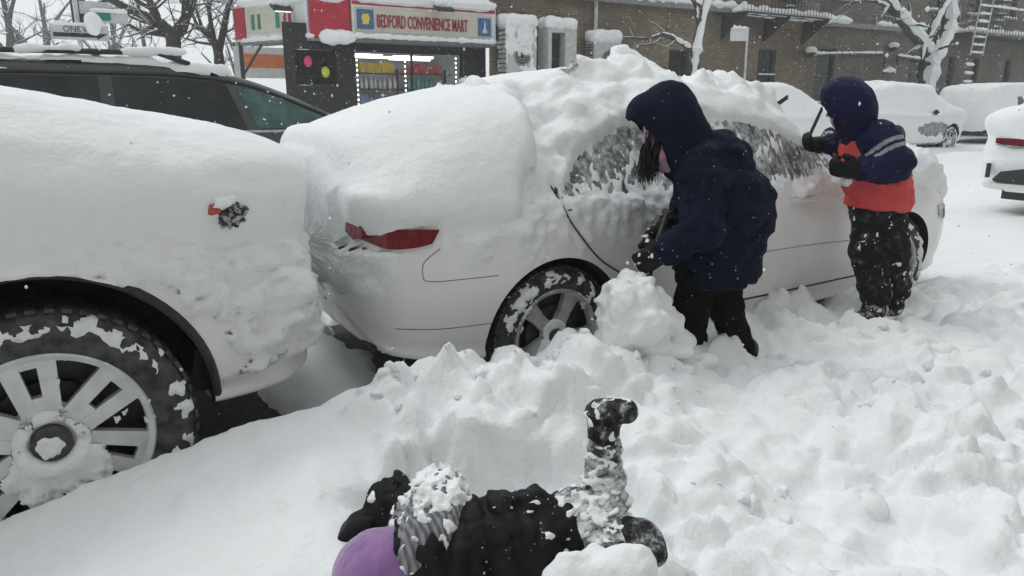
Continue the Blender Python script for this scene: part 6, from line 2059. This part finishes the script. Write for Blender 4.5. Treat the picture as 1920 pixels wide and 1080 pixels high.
bare_tree('street_tree', 'smaller bare tree between the large tree and the shop', on_y(412, 150, Y4),
          [L_(Y4, (413, 170, 0, .16), (410, 105, 0, .13), (402, 80, 0, .11), (380, 55, 0, .09), (362, 50, .2, .06)), L_(Y4, (410, 100, 0, .10), (418, 60, 0, .09), (428, 15, 0, .07), (445, -30, -.2, .05)),
           L_(Y4, (404, 82, 0, .07), (396, 45, -.3, .06), (392, 5, -.4, .05), (400, -50, -.5, .03)), L_(Y4, (380, 56, 0, .05), (372, 30, .2, .04), (360, -10, .3, .03))], 'bark', 9, 2, .9)
for k, (px, Y, h, lb) in enumerate(((20, 30, 5.5, 'pale snow-veiled tree at far left edge beyond the street sign'), (90, 40, 6.5, 'pale snow-veiled tree far behind the one-way sign'), (215, 44, 7, 'pale snow-veiled tree far off behind the large bare tree'), (445, 38, 6, 'pale snow-veiled tree far off beside the shop corner'), (270, 34, 4.6, 'low pale tree far off, just left of the large bare trunk'))):
    b = on_y(px, 150, Y); b[2] = 0
    segs = [[(b, .22), (b + np.array([.1, 0, h * .3]), .18), (b + np.array([.2, 0, h * .6]), .12), (b + np.array([.1, .1, h]), .04)]]
    for q in range(5):
        a = q * 1.3 + k
        segs.append([(b + np.array([.12, 0, h * (.25 + .08 * q)]), .1), (b + np.array([.6 * math.cos(a), .5 * math.sin(a), h * (.42 + .08 * q)]), .07), (b + np.array([1.5 * math.cos(a), 1.2 * math.sin(a), h * (.6 + .08 * q)]), .03)])
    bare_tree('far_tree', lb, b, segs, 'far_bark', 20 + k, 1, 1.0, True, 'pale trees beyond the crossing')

# ================================================================== STREET FURNITURE
Y5 = 16.0
p0 = on_y(152, 90, Y5); p0[2] = 0
sp = empty('street_sign', p0, 'street corner sign post with one-way plate and green name plates', 'sign')
mb = MB(); mb.tube([p0, p0 + UPV * 3.9], .045, 8); mb.build('post', 'sign_grey', sp, True)
pc = on_y(150, 61, Y5 - .08)
mb = MB(); mb.box(pc, (.92, .02, .26), None, .006); pl = mb.build('one_way_plate', 'sign_grey', sp)
mb = MB(); mb.prism([(-.42, -.07), (.26, -.07), (.26, -.11), (.44, .0), (.26, .0), (-.42, .0)], pc + np.array([0, -.012, -.01]), (1, 0, 0), (0, 0, 1), (0, -.004, 0)); mb.build('arrow', 'sign_black', pl)
text_mesh('ONE', .15, 'sign_black', pc + np.array([-.26, -.014, .005]), (1, 0, 0), (0, 0, 1), pl, 'plate_lettering', .9, .003)
text_mesh('WAY', .15, 'sign_black', pc + np.array([.04, -.014, .005]), (1, 0, 0), (0, 0, 1), pl, 'plate_lettering', .9, .003)
pc2 = on_y(205, 33, Y5 - .05)
mb = MB(); mb.box(pc2, (.62, .02, .19), None, .005); g1 = mb.build('name_plate', 'sign_grey', sp)
mb = MB(); mb.box(pc2 + np.array([-.1, -.014, .01]), (.24, .008, .13)); mb.build('green_face', 'sign_green', g1)
pc3 = on_y(178, 15, Y5)
mb = MB(); mb.box(pc3, (.5, .02, .22), None, .005); mb.build('name_plate', 'sign_grey', sp)
pc4 = on_y(146, 10, Y5 + .06)
mb = MB(); mb.box(pc4 - UPV * .1, (.24, .1, .95)); mb.build('signal_box', 'dark_metal', sp)
pc5 = on_y(174, 40, Y5 - .15)
def f_c(P): return smin(d_ell(P, pc5, (.15, .15, .16)), d_ell(P, pc5 - UPV * .16, (.10, .1, .08)), .08) + .03 * fbm(P * 7, 2)
blob('snow_cap', f_c, pc5 - .4, pc5 + .4, .04, 'snow', sp)
for q, w in ((pc, .46), (pc2, .31)): snow_bar(q + np.array([-w, 0, .14 if w > .4 else .11]), q + np.array([w, 0, .14 if w > .4 else .11]), .035, 'plate_snow', sp)

Y6 = 13.4
p1 = on_y(1396, 170, Y6); p1[2] = .1
ps = empty('parking_sign', p1, 'small pale parking sign on a thin post before the tan brick wall', 'sign')
tp_ = on_y(1402, 55, Y6)
mb = MB(); mb.tube([p1, (tp_[0], tp_[1], tp_[2] + .05)], .032, 8); mb.build('post', 'sign_grey', ps, True)
pc = on_y(1386, 65, Y6 - .06)
mb = MB(); mb.box(pc, (.46, .02, .30), np.array([[.9, .43, 0], [-.43, .9, 0], [0, 0, 1]]), .006); mb.build('plate', 'white_panel', ps)
snow_bar(pc + np.array([-.2, .06, .16]), pc + np.array([.2, -.08, .16]), .04, 'plate_snow', ps)
# banner hung on the side-street fence
b0 = on_y(500, 118, 25.0)
bn = empty('fence_banner', (b0[0], b0[1], 0), 'faded orange and white banner beyond the shop corner', 'banner')
mb = MB(); mb.box((b0[0], b0[1], b0[2]), (2.0, .04, .95)); mb.build('sheet', 'white_panel', bn)
mb = MB(); mb.box((b0[0] - .1, b0[1] - .03, b0[2] + .05), (1.3, .02, .42)); mb.build('orange_print', 'sign_orange', bn)
for dx in (-.95, .95):
    mb = MB(); mb.tube([(b0[0] + dx, b0[1] + .04, 0), (b0[0] + dx, b0[1] + .04, b0[2] + .6)], .04, 6); mb.build('post', 'dark_metal', bn)

# ================================================================== FALLING SNOW
O6 = np.array([[1, 0, 0], [-1, 0, 0], [0, 1, 0], [0, -1, 0], [0, 0, 1], [0, 0, -1]], float)
OF = np.array([[0, 2, 4], [2, 1, 4], [1, 3, 4], [3, 0, 4], [2, 0, 5], [1, 2, 5], [3, 1, 5], [0, 3, 5]])
nf = 20000
fx_, fy_, fz_ = rng.uniform(-7, 22, nf), rng.uniform(.3, 16, nf), rng.uniform(.1, 5.5, nf)
C = np.stack([fx_, fy_, fz_], -1)
C = C[np.linalg.norm(C - np.array([0, 0, CAM_H]), axis=1) > 1.6]
sz = rng.uniform(.0028, .0062, len(C)) * (1 + .9 * (rng.random(len(C)) < .08))
el = rng.uniform(.7, 1.5, (len(C), 1, 3))
V = C[:, None] + O6[None] * sz[:, None, None] * el
Fq = OF[None] + 6 * np.arange(len(C))[:, None, None]
fl = mesh_obj('falling_snow', V.reshape(-1, 3), Fq.reshape(-1, 3), 'flake')
setp(fl, 'snowflakes falling through the air', 'snow', None, 'stuff')

# ================================================================== HAZE OF THE SNOWFALL
hz = MB(); hz.box((15, 20, 5.2), (124, 96, 13.0))
ho = hz.build('haze', 'snow')
ho.data.materials.clear()
hm = bpy.data.materials.new('snow_air'); hm.use_nodes = True
hn, hl = hm.node_tree.nodes, hm.node_tree.links
hn.clear()
o_ = hn.new('ShaderNodeOutputMaterial'); pv = hn.new('ShaderNodeVolumePrincipled')
pv.inputs['Color'].default_value = (.95, .96, .97, 1)
pv.inputs['Density'].default_value = .0042
hl.new(pv.outputs[0], o_.inputs['Volume'])
ho.data.materials.append(hm)
setp(ho, None, None, None, 'stuff')
